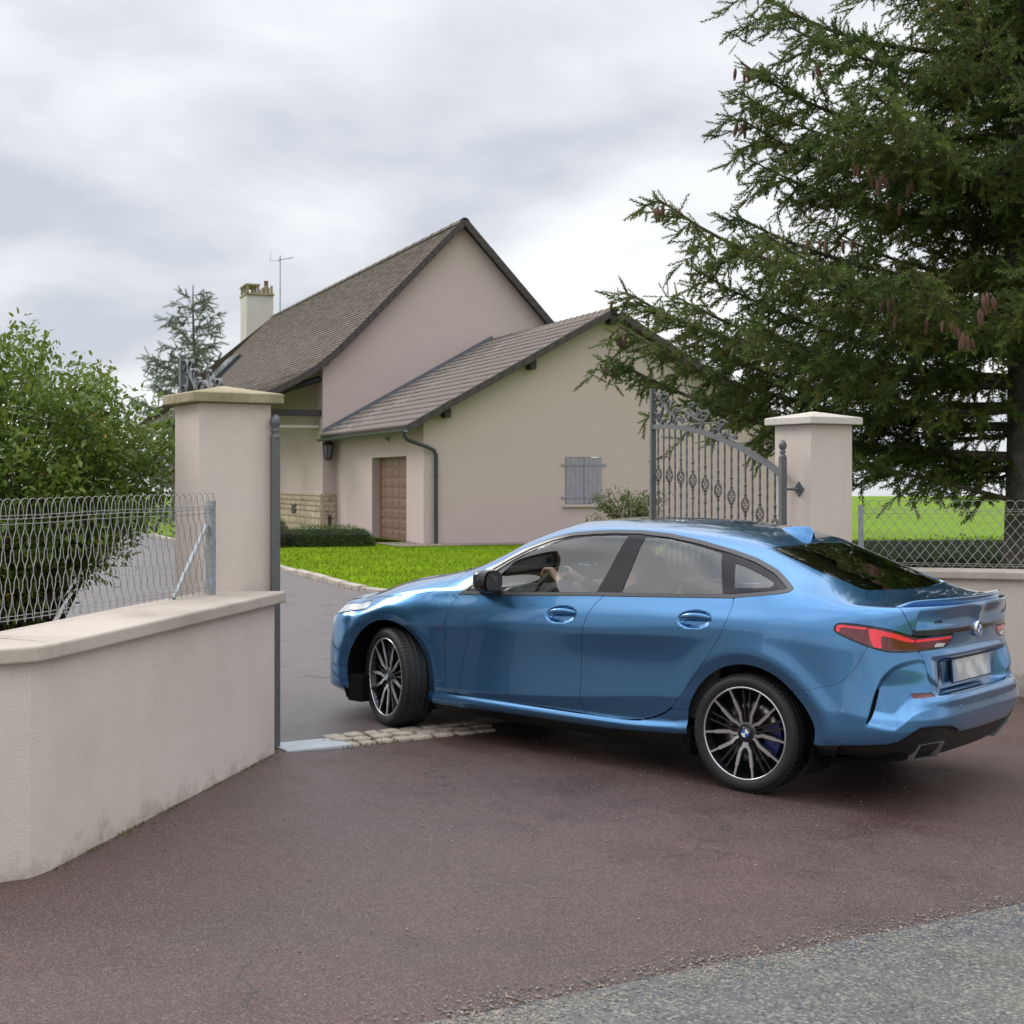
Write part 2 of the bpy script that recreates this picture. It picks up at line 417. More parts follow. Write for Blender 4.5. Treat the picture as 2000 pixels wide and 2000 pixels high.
M_FIELD = mat('field_grass', (.125, .195, .016), rough=1, spec=.1, two=((.15, .26, .015), .08, .4, .7), noise=(1.5, .2))
M_LAWN = mat('lawn_soil_grass', (.11, .18, .012), rough=1, spec=.0, two=((.16, .235, .014), .5, .4, .7), noise=(9, .35, 6))
M_BLADE = mat('grass_blade', (.165, .250, .012), rough=1, spec=.0, two=((.125, .185, .014), .35, .35, .65), noise=(25, .3))
M_SOIL = mat('gravel_strip', (.20, .16, .135), rough=1, noise=(50, .5))

# ---------------------------------------------------------------- ground, driveway, road, lawn
def big_ground():
    rr_ = [0, 4, 8, 12, 17, 24, 34, 48, 60, 80, 110, 160, 240, 360, 540, 800, 1200]
    m = MB(); n = 72; rings = []
    v = [(0, 10, gz(0, 10) - .02)]; f = []
    for r in rr_[1:]:
        for k in range(n):
            a = 2*PI*k/n; x, y = r*math.cos(a), 10 + r*math.sin(a)
            v.append((x, y, gz(x, y) - (.02 if r < 60 else .05)))
    for k in range(n): f.append((0, 1+k, 1+(k+1) % n))
    for i in range(len(rr_) - 2):
        for k in range(n):
            a = 1 + i*n + k; b_ = 1 + i*n + (k+1) % n; f.append((a, a+n, b_+n, b_))
    m.add(v, f, True); return m.build('ground', M_FIELD)
tag(big_ground(), kind='structure')

ROAD_EDGE = [(-14, -2.2), (-6, 2.2), (-1.9, 3.95), (-.195, 4.735), (.057, 4.89), (.625, 5.27), (1.055, 5.52), (1.53, 5.82), (2.15, 6.23), (4.5, 7.6), (12, 11.8), (24, 18)]
tag(sheet('driveway', ROAD_EDGE + [(24, 22), (9, 14.2), (2.6, 12.4), (2.6, 15.5), (-2.16, 21.7), (-10.6, 44), (-14, 53), (-40, 53), (-40, 20), (-8, 9.5), (-14, 5)], .0, M_DRIVE, 1.2), kind='structure')
tag(sheet('road', [(24, 18), (12, 11.8), (4.5, 7.6), (2.15, 6.23), (1.53, 5.82), (1.055, 5.52), (.625, 5.27), (.057, 4.89), (-.195, 4.735), (-1.9, 3.95), (-6, 2.2), (-14, -2.2), (-60, -24), (-55, -32), (30, 10)], .004, M_ROAD, 1.5), kind='structure')
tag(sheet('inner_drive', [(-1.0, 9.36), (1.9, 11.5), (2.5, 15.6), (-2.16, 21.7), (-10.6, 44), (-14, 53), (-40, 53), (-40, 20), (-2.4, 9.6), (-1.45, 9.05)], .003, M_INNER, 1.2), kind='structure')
LAWN = [(-2.16, 21.7), (2.6, 15.5), (2.9, 13.2), (14, 19), (30, 40), (14, 43), (-1.8, 37.1), (-3.9, 42.5), (-9.5, 44), (-10.6, 44)]
lawn = tag(sheet('lawn', LAWN, .012, M_LAWN, 2.0), kind='structure')

def scatter_tris(name, base, up, side, h, w, material, parent=None, lean=None):
    """many small blades: base points, height and width arrays"""
    n = len(base); V = np.zeros((n, 3, 3))
    V[:, 0] = base - side * w[:, None]; V[:, 1] = base + side * w[:, None]; V[:, 2] = base + up * h[:, None] + (lean if lean is not None else 0)
    T = np.arange(n*3).reshape(n, 3)
    return link(name, raw_mesh(name, V.reshape(-1, 3), T, material, smooth=False), parent)
def in_poly(poly, X, Y):
    return sdf_poly(poly, X, Y) > 0
def grass(name, poly, n, seed, h0=.03, h1=.07, wid=.004):
    rg = np.random.default_rng(seed); P = np.array(poly); lo, hi = P.min(0), P.max(0)
    xy = rg.uniform(lo, hi, (n, 2)); xy = xy[in_poly(poly, xy[:, 0], xy[:, 1])]
    k = len(xy); base = np.column_stack([xy, ground_z(xy[:, 0], xy[:, 1]) + .008])
    a = rg.uniform(0, 2*PI, k); side = np.column_stack([np.cos(a), np.sin(a), np.zeros(k)])
    lean = np.column_stack([rg.normal(0, .02, (k, 2)), np.zeros(k)])
    return scatter_tris(name, base, np.array([0, 0, 1.]), side, rg.uniform(h0, h1, k), np.full(k, wid), M_BLADE, lean=lean)
o = grass('lawn_grass', [(-2.3, 21.75), (2.6, 15.6), (9, 24), (6, 38.5), (-1.8, 37.0), (-3.9, 42), (-10.3, 43.4)], 90000, 3, .03, .065, .007)
tag(o, 'short bright green grass of the lawn before the house', 'grass', kind='stuff')

# kerb along the lawn
kerb = empty('lawn_kerb', (-2.16, 21.7, gz(-2.16, 21.7)), kind='structure')
A_, B_ = np.array([2.2, 16.03]), np.array([-10.6, 44.0]); nseg = 30
for i in range(nseg):
    p = A_ + (B_ - A_) * i / nseg; q = A_ + (B_ - A_) * (i + .985) / nseg
    if i < 8: 
        t0, t1 = i/8, (i+.985)/8; p = np.array([2.5, 15.6])*(1-t0) + np.array([-2.16, 21.7])*t0; q = np.array([2.5, 15.6])*(1-t1) + np.array([-2.16, 21.7])*t1
    else:
        t0, t1 = (i-8)/22, (i-8+.985)/22; p = np.array([-2.16, 21.7])*(1-t0) + np.array([-10.6, 44])*t0; q = np.array([-2.16, 21.7])*(1-t1) + np.array([-10.6, 44])*t1
    d = q - p; L_ = np.hypot(*d); c = (p + q)/2
    m_ = MB(); m_.bbox((-L_/2, -.07, -.1), (L_/2, .07, .075 + random.uniform(-.012, .012)), .015)
    m_.build('kerb_stone', M_KERB, kerb, loc=(c[0] - kerb.location.x, c[1] - kerb.location.y, gz(*c) - kerb.location.z), rot=(0, random.uniform(-.012, .012), math.atan2(d[1], d[0])))

# ---------------------------------------------------------------- cobble strip in the gateway
cob = empty('cobble_strip', (-1.1, 9.1, gz(-1.1, 9.1)), kind='structure')
ed = np.array([.80, .60]); en = np.array([-.60, .80]); c0 = np.array([-1.06, 9.10])
protos = []
for k in range(8):
    rg_ = []; a = [random.uniform(.86, 1.0) for _ in range(8)]
    m_ = MB(); w2, d2 = .5, .5
    base = [(-.5*a[0], -.5*a[1]), (.5*a[2], -.5*a[3]), (.5*a[4], .5*a[5]), (-.5*a[6], .5*a[7])]
    def rnd(k_, z): 
        out = []
        for i, p in enumerate(base):
            for s in (-.12, .12):
                q = base[(i+1) % 4] if s > 0 else base[i-1]
                out.append(((p[0] + (q[0]-p[0])*abs(s))*k_, (p[1] + (q[1]-p[1])*abs(s))*k_, z))
        return out
    m_.loft([rnd(1, -.04), rnd(1, .008), rnd(.93, .016), rnd(.78, .020)], smooth=True)
    protos.append(m_.mesh('cobble', M_COBBLE))
i = 0
for row in range(3):
    x = random.uniform(0, .06)
    while x < 1.15:
        wdt = random.uniform(.115, .175); p = c0 + ed * (x + wdt/2) + en * (row * .118 - .02 + random.uniform(-.008, .008))
        o = link('cobble', protos[i % 8], cob, loc=(p[0] - cob.location.x, p[1] - cob.location.y, gz(*p) + random.uniform(-.005, .004) - cob.location.z), rot=(random.uniform(-.03, .03), random.uniform(-.03, .03), math.atan2(.6, .8) + random.uniform(-.06, .06) + (PI if random.random() < .5 else 0)))
        o.scale = (wdt - .012, .108, 1); x += wdt; i += 1
m_ = MB(); m_.bbox((-.20, -.14, -.03), (.22, .14, .012), .004)
tag(m_.build('threshold_slab', M_SLAB, loc=(-1.235, 9.06, gz(-1.235, 9.06)), rot=(0, 0, math.atan2(.6, .8) - .1)), 'pale grey threshold slab at the foot of the left gate pillar', 'slab')

# ---------------------------------------------------------------- left boundary wall with coping
def offset_line(pts, d):
    P = [np.array(p, float) for p in pts]; out = []
    for i, p in enumerate(P):
        dirs = []
        if i > 0: t = P[i]-P[i-1]; dirs.append(t/np.hypot(*t))
        if i < len(P)-1: t = P[i+1]-P[i]; dirs.append(t/np.hypot(*t))
        nn = sum(np.array([-t[1], t[0]]) for t in dirs); nn /= np.hypot(*nn)
        c = np.dot(nn, np.array([-dirs[0][1], dirs[0][0]]))
        out.append(p + nn * d / max(c, .3))
    return out
def ribbon(front, d0, d1, z0f, z1f):
    """solid band along a line, between offsets d0 and d1, from z0f(i) to z1f(i)"""
    a = offset_line(front, d0); b = offset_line(front, d1); m = MB(); rings = []
    for i in range(len(front)):
        rings.append([(*a[i], z0f(i)), (*b[i], z0f(i)), (*b[i], z1f(i)), (*a[i], z1f(i))])
    return m.loft(rings)
W_L = [(-7.5, 5.72), (-2.60, 6.00), (-2.22, 6.03), (-2.07, 6.06), (-1.975, 6.13), (-1.935, 6.24), (-1.90, 6.40), (-1.40, 8.80)]
lw = empty('boundary_wall', (-1.4, 8.8, gz(-1.4, 8.8)), label='low beige rendered wall left of the gateway with wire fence on top', category='wall')
def ztop(i, off): 
    x, y = W_L[i]; return .955 + .0085*(y - 6.07) + off
def local(o, parent):
    o.parent = parent; o.location = Vector(o.location) - parent.location; return o
local(ribbon(W_L, 0, .40, lambda i: gz(*W_L[i]) - .25, lambda i: ztop(i, .0)).build('wall_body', M_WALL, fix=True), lw)
o = local(ribbon([W_L[0]] + W_L[1:-1] + [(-1.385, 8.86)], -.045, .445, lambda i: ztop(i, .002), lambda i: ztop(i, .070)).build('coping', M_COPING, fix=True), lw); finish_bevel(o, .012, 3)

# ---------------------------------------------------------------- gate pillars
def pillar(A, label, z_base, capmat, name='gate_pillar'):
    ang = math.atan2(.515, .857)
    o = empty(name, (A[0], A[1], z_base), ang, label=label, category='pillar')
    top = 2.165 - z_base
    m_ = MB(); m_.bbox((0, 0, -.25), (.45, .45, top), .006); m_.build('pillar_shaft', M_WALL, o)
    m_ = MB(); e = .058; h = .055
    def sq(k, z): return [(-k, -k, z), (.45+k, -k, z), (.45+k, .45+k, z), (-k, .45+k, z)]
    m_.loft([sq(e-.004, top+.001), sq(e, top+.006), sq(e, top+h), sq(e-.008, top+h+.006), sq(-.215, top+h+.058)])
    m_.build('pillar_cap', capmat, o); return o
pillar((-1.838, 8.78), 'beige gate pillar with mossy cap, left of the gateway', gz(-1.6, 9.0), M_CAPSTONE)
pillar((2.426, 12.10), 'beige gate pillar with pale cap, behind the car beside the spruce', gz(2.5, 12.3), M_CAPPALE)

# right boundary wall, running towards the road from the right pillar
W_R = [(2.72, 12.36), (3.6, 12.12), (4.6, 11.78), (7.5, 10.8), (11, 9.6)]
rw = empty('boundary_wall', (2.72, 12.36, gz(2.72, 12.36)), label='low beige rendered wall right of the gateway, behind the car boot', category='wall')
zr = .975
local(ribbon(W_R, 0, .34, lambda i: gz(*W_R[i]) - .3, lambda i: zr - .068).build('wall_body', M_WALL, fix=True), rw)
o = local(ribbon(W_R, -.045, .385, lambda i: zr - .066, lambda i: zr).build('coping', M_COPING, fix=True), rw); finish_bevel(o, .012, 3)

# ---------------------------------------------------------------- wire fences
def wire_fence(name, A, B, z0, z1, pitch, spread, crimp, label, posts, rad=.0019, brace=None):
    """hairpin wires with rounded tops, crossed into diamonds, on two line wires"""
    A = np.array(A, float); B = np.array(B, float); Ln = np.hypot(*(B-A)); d = (B-A)/Ln; nrm = np.array([-d[1], d[0]])
    o = empty(name, (A[0], A[1], z0(0)), label=label, category='fence')
    def P(s, z, off=0): q = A + d*s + nrm*off; return (q[0]-A[0], q[1]-A[1], z - z0(0))
    n = int(Ln / pitch); wire_r = pitch * .62
    for k in range(-2, n + 2):
        sc = k * pitch + pitch*.5; pts = []
        zt = z1(min(max(sc/Ln, 0), 1)); zb = z0(min(max(sc/Ln, 0), 1)) + .012
        H = zt - wire_r - zb; nn = 26
        left = []
        for i in range(nn + 1):
            t = i/nn; s = sc - wire_r - spread*(1-t); c_ = crimp*math.sin(t*H/.034*PI)
            left.append((s + c_, zb + H*t, .003))
        arc = [(sc - wire_r*math.cos(a), zt - wire_r + wire_r*math.sin(a), .003*math.cos(a)) for a in np.linspace(.35, PI-.35, 7)]
        right = [(2*sc - s, z, -.003) for s, z, _ in left[::-1]]
        pts = [p for p in left + arc + right if -.002 <= p[0] <= Ln + .002]
        runs = []; cur = []
        for p in left + arc + right:
            if -.002 <= p[0] <= Ln + .002: cur.append(p)
            else:
                if len(cur) > 2: runs.append(cur)
                cur = []
        if len(cur) > 2: runs.append(cur)
        if not runs: continue
        m_ = MB()
        for r in runs: m_.tube([P(*p) for p in r], rad, n=4, caps=False)
        m_.build('wire', M_WIRE, o)
    for f_, off in ((.93, .006), (.90, -.006), (.855, .006), (.05, .006), (.02, -.006)):
        m_ = MB(); pts = [P(s, (z0(s/Ln)*(1-f_) + (z1(s/Ln)-.06)*f_ + .02) + .003*math.sin(s*5), off) for s in np.linspace(0, Ln, 12)]
        m_.tube(pts, .0018, n=4); m_.build('line_wire', M_WIRE, o)
    for ps in posts:
        m_ = MB(); t = ps/Ln; h = z1(t) - .045 - z0(t)
        m_.box((0, 0, h/2), (.045, .006, h)); m_.box((-.02, .02, h/2), (.006, .04, h))
        for zz in (.08, h*.5, h-.1): m_.lathe([(.006, 0), (.006, .004)], (.008, -.004, zz), n=8, axis='Y')
        q = P(ps, z0(t)); m_.build('post', M_GALV, o, loc=q, rot=(0, 0, math.atan2(d[1], d[0])), fix=True)
    if brace:
        m_ = MB(); m_.tube([P(brace[0], z0(brace[0]/Ln) + .40, .03), P(brace[1], z0(brace[1]/Ln) + .005, .05)], .016, n=4); m_.build('brace', M_GALV, o)
    return o
wire_fence('wire_fence', (-2.52, 6.10), (-1.715, 8.62), lambda t: 1.030 + .018*t, lambda t: 1.030 + .018*t + .585, .064, .150, .0040,
           'galvanised crimped wire fence with looped top on the left wall', [2.63], brace=(2.60, 2.27), rad=.0021)
wire_fence('wire_fence', (2.90, 12.50), (8.6, 10.62), lambda t: .980, lambda t: 1.545, .083, .40, .0,
           'looped diamond wire fence on the right wall before the spruce', [.02, 2.9], rad=.0022)

# ---------------------------------------------------------------- wrought iron gate leaves
def gate_leaf(H, F, label, mirror_=1):
    """H hinge point, F free end (x, y)"""
    H = np.array(H, float); F = np.array(F, float); Ln = np.hypot(*(F-H)); a = math.atan2(F[1]-H[1], F[0]-H[0])
    zb = gz(*H); o = empty('gate_leaf', (H[0], H[1], zb), a, label=label, category='gate')
    top = lambda s: 1.70 + .50 * math.sin(min(1, s/Ln*1.02) * PI/2)**.82           # arched top rail
    def part(m_, name, fix=False): return m_.build(name, M_IRON, o, fix=fix)
    m_ = MB(); m_.box((0, 0, .93), (.05, .05, 1.86)); part(m_, 'hinge_post')
    m_ = MB(); m_.lathe([(.030,1.86),(.030,1.875),(.016,1.885),(.026,1.90),(.026,1.91),(.017,1.918),(.030,1.935),(.034,1.955),(.028,1.98),(.012,2.0),(.0,2.004)], n=16, caps=False); part(m_, 'finial')
    m_ = MB(); m_.box((Ln, 0, 1.32), (.05, .05, 2.52)); part(m_, 'free_post')
    for zz in (.12, .42):
        m_ = MB(); m_.box((Ln/2, 0, zz), (Ln, .03, .045)); part(m_, 'rail')
    m_ = MB(); rg = []
    for s in np.linspace(.0, Ln, 33):
        z = top(s); dz = (top(min(Ln, s+.01)) - top(max(0, s-.01)))/.02; nx, nz_ = -dz/math.hypot(1, dz), 1/math.hypot(1, dz)
        rg.append([(s - nx*.022, -.018, z - nz_*.022), (s - nx*.022, .018, z - nz_*.022), (s + nx*.022, .018, z + nz_*.022), (s + nx*.022, -.018, z + nz_*.022)])
    m_.loft(rg); part(m_, 'top_rail', True)
    nb = 19
    for k in range(nb):
        s = Ln * (k + 1) / (nb + 1); zt = top(s) - .01; m_ = MB()
        def bar(z0_, z1_):
            rg = []; n_ = max(2, int((z1_-z0_)/.03))
            for z in np.linspace(z0_, z1_, n_):                       # hammered square bar
                w_ = .0095*(1 + .22*math.sin(z*62 + k)); 
                rg.append([(s + w_*math.cos(b), w_*math.sin(b), z) for b in (PI/4, 3*PI/4, 5*PI/4, 7*PI/4)])
            m_.loft(rg)
        if k % 2 == nb % 2 - 1 + 0:
            zc_ = zt - .46
            bar(.12, zc_ - .085); bar(zc_ + .085, zt)
            part(m_, 'bar')
            b_ = MB()
            for q in range(6):                                        # basket
                b_.tube([(s + .034*math.sin(PI*t)**.8*math.cos(q*PI/3 + t*PI), .034*math.sin(PI*t)**.8*math.sin(q*PI/3 + t*PI), zc_ - .075 + .15*t) for t in np.linspace(0, 1, 11)], .0052, n=5)
            for zz in (zc_ - .165, zc_ + .165, zc_ - .085, zc_ + .085): b_.lathe([(.008,-.013),(.015,-.006),(.015,.006),(.008,.013)], (s, 0, zz), n=10)
            part(b_, 'basket', True)
        else:
            bar(.12, zt); part(m_, 'bar')
    # scrolls on top: flat bar bent to C and S curves between two eyes, found by integrating the curvature
    def scroll(p, q, kind='C', flip=1, tight=14., power=1.25, w_=.0085):
        """p, q: eyes as (fraction of the leaf from the hinge, height over the rail); drawn out along the leaf"""
        kx = 2.1
        s_ = np.linspace(-1, 1, 71); kap = .5 + tight*np.abs(s_)**power
        if kind == 'S': kap = np.sign(s_)*tight*np.abs(s_)**power
        th = np.cumsum(kap)*(s_[1]-s_[0]); c = np.column_stack([np.cumsum(np.cos(th)), np.cumsum(np.sin(th))*flip])
        zo = [complex(e[0]*Ln/kx, top(e[0]*Ln) + e[1]) for e in (p, q)]
        a = complex(*c[0]); m = (zo[1]-zo[0])/(complex(*c[-1])-a)
        P = [np.array([v.real*kx, v.imag]) for v in ((complex(*v_)-a)*m + zo[0] for v_ in c)]
        m_ = MB(); rg = []
        for i, v in enumerate(P):
            t = P[min(i+1, len(P)-1)] - P[max(i-1, 0)]; t = t/(np.hypot(*t) + 1e-9); nn = np.array([-t[1], t[0]])*w_*.75
            rg.append([(v[0]-nn[0], -w_*1.3, v[1]-nn[1]), (v[0]-nn[0], w_*1.3, v[1]-nn[1]), (v[0]+nn[0], w_*1.3, v[1]+nn[1]), (v[0]+nn[0], -w_*1.3, v[1]+nn[1])])
        m_.loft(rg); part(m_, 'scroll', True)
    for p, q, kd, fl in (((.963, .29), (.960, .10), 'C', 1), ((.885, .27), (.855, .07), 'S', 1), ((.925, .20), (.93, .06), 'S', -1), ((.845, .22), (.80, .13), 'C', -1), ((.79, .14), (.69, .10), 'C', -1),
                         ((.80, .05), (.735, .07), 'C', 1), ((.745, .11), (.56, .15), 'S', -1), ((.66, .22), (.60, .17), 'C', -1), ((.625, .05), (.575, .06), 'C', 1), ((.545, .13), (.44, .11), 'S', 1),
                         ((.475, .05), (.425, .11), 'S', -1), ((.42, .14), (.39, .05), 'C', -1), ((.39, .05), (.325, .065), 'S', -1)):
        scroll(p, q, kd, fl)
    return o, Ln
gate_leaf((2.215, 12.22), (1.395, 14.80), 'grey wrought iron gate leaf standing open behind the car roof')
gate_leaf((-1.425, 8.985), (-2.56, 11.62), 'grey wrought iron gate leaf swung open behind the left pillar')
# hinge bracket on the right pillar
bz = gz(2.215, 12.22) + 1.60; bp_ = np.array([2.352, 12.222])
m_ = MB(); m_.tube([(2.215, 12.22, bz), (bp_[0], bp_[1], bz)], .013, n=6)
m_.loft([[(bp_[0] - .857*k + (-.515)*x, bp_[1] - .515*k + .857*x, bz + z) for x, z in ((0, -.062), (.058, 0), (0, .062), (-.058, 0))] for k in (-.004, .012)])
tag(m_.build('hinge_bracket', M_IRON, fix=True), 'dark iron hinge bracket on the pale-capped pillar', 'bracket')

# ---------------------------------------------------------------- farmhouse with garage wing: local X along the gable, Y away
HZ = .10
M_CHIM = render_mat('chimney_render', (.56, .52, .50), (.40, .36, .34), stain=.5, grain=30)
M_WOODPALE = mat('weathered_timber', (.20, .17, .165), rough=.8, noise=(12, .25))
M_BRICKRED = mat('red_brown_cladding', (.17, .095, .075), rough=.8, noise=(3, .3))
house = empty('farmhouse', (-2.22, 37.5, HZ), math.atan2(.354, .935), label='beige rendered farmhouse with steep brown tiled roof and low gabled garage wing', category='house')
def hp(m_, name, material, parent=None, fix=True, loc=None, rot=None): return m_.build(name, material, parent or house, loc=loc, rot=rot, fix=fix)
RX_, RZ_, RS_ = 5.1, 6.10, .555                                  # wing ridge x, height, slope
def wing_z(x): return RZ_ - RS_ * abs(x - RX_)
# wing gable wall with a window hole, and side wall with the garage opening
def wall_quad(m_, pts): m_.add(pts, [tuple(range(len(pts)))])
m_ = MB(); WX0, WX1, WZ0, WZ1 = 3.86, 4.89, 1.00, 2.23
zt = lambda x: wing_z(x) - .12
def gp(x, z): return (x, 0, z)
wall_quad(m_, [gp(0,-.3), gp(WX0,-.3), gp(WX0,zt(WX0)), gp(0,zt(0))])
wall_quad(m_, [gp(WX1,-.3), gp(10.2,-.3), gp(10.2,zt(10.2)), gp(RX_,zt(RX_)), gp(WX1,zt(WX1))])
wall_quad(m_, [gp(WX0,-.3), gp(WX1,-.3), gp(WX1,WZ0), gp(WX0,WZ0)]); wall_quad(m_, [gp(WX0,WZ1), gp(WX1,WZ1), gp(WX1,zt(WX1)), gp(WX0,zt(WX0))])
wall_quad(m_, [(WX0,0,WZ0),(WX0,.25,WZ0),(WX0,.25,WZ1),(WX0,0,WZ1)]); wall_quad(m_, [(WX1,0,WZ0),(WX1,0,WZ1),(WX1,.25,WZ1),(WX1,.25,WZ0)])
GY0, GY1, GZ1 = 1.50, 4.86, 2.26
def sp_(y, z, x=0): return (x, y, z)
zs = zt(0)
wall_quad(m_, [sp_(0,-.3), sp_(0,zs), sp_(GY0,zs), sp_(GY0,-.3)]); wall_quad(m_, [sp_(GY1,-.3), sp_(GY1,zs), sp_(9,zs), sp_(9,-.3)]); wall_quad(m_, [sp_(GY0,GZ1), sp_(GY0,zs), sp_(GY1,zs), sp_(GY1,GZ1)])
for y in (GY0, GY1): wall_quad(m_, [sp_(y,-.3), sp_(y,GZ1), sp_(y,GZ1,.24), sp_(y,-.3,.24)])
wall_quad(m_, [sp_(GY0,GZ1), sp_(GY1,GZ1), sp_(GY1,GZ1,.24), sp_(GY0,GZ1,.24)])
wall_quad(m_, [(10.2,0,-.3),(10.2,9,-.3),(10.2,9,zt(10.2)),(10.2,0,zt(10.2))])
hp(m_, 'wing_wall', M_HOUSE, fix=False)
# garage door: frame and raised panels
gd = MB(); gd.box((.25, (GY0+GY1)/2, GZ1/2 - .05), (.04, GY1-GY0, GZ1+.1)); gd = hp(gd, 'garage_door', M_DOORBR)
rows, cols = 8, 5
for r in range(rows):
    for c in range(cols):
        w_ = (GY1-GY0)/cols; h_ = (GZ1-.02)/rows; m_ = MB(); y = GY0 + w_*(c+.5); z = h_*(r+.5)
        a, b_ = w_*.40, h_*.36
        m_.loft([[(.229,y-a,z-b_),(.229,y+a,z-b_),(.229,y+a,z+b_),(.229,y-a,z+b_)], [(.216,y-a*.9,z-b_*.86),(.216,y+a*.9,z-b_*.86),(.216,y+a*.9,z+b_*.86),(.216,y-a*.9,z+b_*.86)]])
        hp(m_, 'door_panel', M_DOORBR, gd)
m_ = MB(); m_.bbox((-.9, GY0-.3, -.12), (.02, GY1+.2, .03), .01); hp(m_, 'door_step', M_KERB, fix=False)
# shutters
wd_ = (WX1-WX0)/2
for k in range(2):
    x0 = WX0 + .01 + k*wd_; sh = MB(); sh.bbox((x0, -.012, WZ0+.01), (x0+wd_-.015, .018, WZ1-.01)); sh = hp(sh, 'shutter', M_SHUT)
    for q in range(4):
        bw = (wd_-.015)/4; m_ = MB(); m_.bbox((x0+q*bw+.002, -.024, WZ0+.012), (x0+(q+1)*bw-.002, -.0125, WZ1-.012)); hp(m_, 'board', M_SHUT, sh)
    for zz in (WZ0+.18, WZ1-.2):
        m_ = MB(); m_.bbox((x0-.0 if k else x0-.14, -.036, zz-.02), (x0+wd_-.02+(.14 if k else 0), -.0245, zz+.02)); hp(m_, 'hinge_strap', M_SHUT, sh)
m_ = MB(); m_.bbox((WX0-.08, -.07, WZ0-.07), (WX1+.08, .2, WZ0-.002), .008); hp(m_, 'window_sill', M_HOUSE, fix=False)
# wing roof: slab, tiles, verge, ridge
cs = 1/math.hypot(1, RS_); sn = RS_*cs
rf = MB()
for s in (-1, 1):
    e = RX_ + s*5.58
    rf.loft([[(RX_, y, RZ_-.10), (e, y, wing_z(e)-.10), (e, y, wing_z(e)-.03), (RX_, y, RZ_-.03)] for y in (-.32, 9.05)])
wing_roof = hp(rf, 'wing_roof', M_VERGE)
def tile_mesh():
    W, Lt = .31, .40; prof = [(0, 0), (.04, .0), (.085, .030), (.13, .0), (.195, .0), (.24, .030), (.285, .0), (W, 0)]
    v = []; f = []
    for yy, dz in ((0, .050), (Lt, .0)):
        v += [(x, yy, z + dz) for x, z in prof]
    n_ = len(prof); f += [(i, i+1, n_+i+1, n_+i) for i in range(n_-1)]
    v += [(x, 0, -.004) for x, z in prof]; f += [(2*n_+i, 2*n_+i+1, i+1, i) for i in range(n_-1)]
    m = MB(); m.add(v, f); return m
tm = tile_mesh().mesh('roof_tile', M_TILE_EXT)
# tile frame on the left slope: tile x -> -Y local... rows climb from the eave to the ridge
rowp = .350; nrow = 18; ncol = 30
rest = []
cnt = 0
T_rot = Matrix(((0, cs, sn*-1), (-1, 0, 0), (0, sn, cs))).to_4x4()        # columns: tile x -> -Y, tile y -> up the slope, tile z -> normal
T_rot = Matrix((( 0, cs, -sn, 0), (-1, 0, 0, 0), (0, sn, cs, 0), (0, 0, 0, 1)))
stuff = MB(); tv_ = [Vector(v.co) for v in tm.vertices]; tf_ = [tuple(p.vertices) for p in tm.polygons]
for c in range(ncol):
    for r in range(nrow):
        x = (RX_ - 5.60) + r*rowp*cs; y = -.34 + .31*(c+1)
        if y > 9.1: continue
        z = wing_z(x) - .028
        M = Matrix.Translation((x, y, z + random.uniform(0, .006))) @ T_rot @ Matrix.Rotation(random.uniform(-.012, .012), 4, 'Z')
        if cnt < 300: o = link('roof_tile', tm, wing_roof); o.matrix_local = M; cnt += 1
        else: stuff.add([M @ v for v in tv_], tf_)
o = hp(stuff, 'roof_tile', M_TILE_EXT, wing_roof, fix=False); o['kind'] = 'stuff'
for s in (-1, 1):                                                            # verge tiles on the rake
    for k in range(18):
        x = RX_ + s*(.15 + k*.305); xm = x + s*.15; m_ = MB()
        m_.box((0, 0, 0), (.345, .16, .17)); hp(m_, 'verge_tile', M_VERGE, wing_roof, loc=(xm, -.36 + random.uniform(-.006, .006), wing_z(xm) - .055 + random.uniform(-.008, .008)), rot=(0, s*math.atan(RS_), 0))
for k in range(24):                                                          # ridge tiles
    m_ = MB(); ring = lambda y, r: [(RX_ + r*math.cos(a), y, RZ_ - .075 + r*math.sin(a)) for a in np.linspace(.1, PI-.1, 8)]
    y = -.42 + k*.40; m_.loft([ring(y, .135), ring(y+.06, .128), ring(y+.43, .115)], closed=False, smooth=True); hp(m_, 'ridge_tile', M_TILE_EXT, wing_roof)
for x in (.55, 2.85, 5.1, 7.35, 9.65):                                        # purlin ends
    m_ = MB(); m_.bbox((x-.09, -.30, wing_z(x)-.38), (x+.09, .02, wing_z(x)-.14), .02); hp(m_, 'purlin_end', M_WOODDK, fix=False)
path_ = [Matrix.Rotation(house.rotation_euler.z, 2) @ Vector(p) + Vector((-2.22, 37.5)) for p in ((-1.0, -1.25), (10.4, -1.25), (10.4, 0), (0, 0), (0, 8.9), (-1.0, 8.9))]
tag(sheet('gravel_path', [tuple(p) for p in path_], .03, M_SOIL, 2.0), kind='structure')
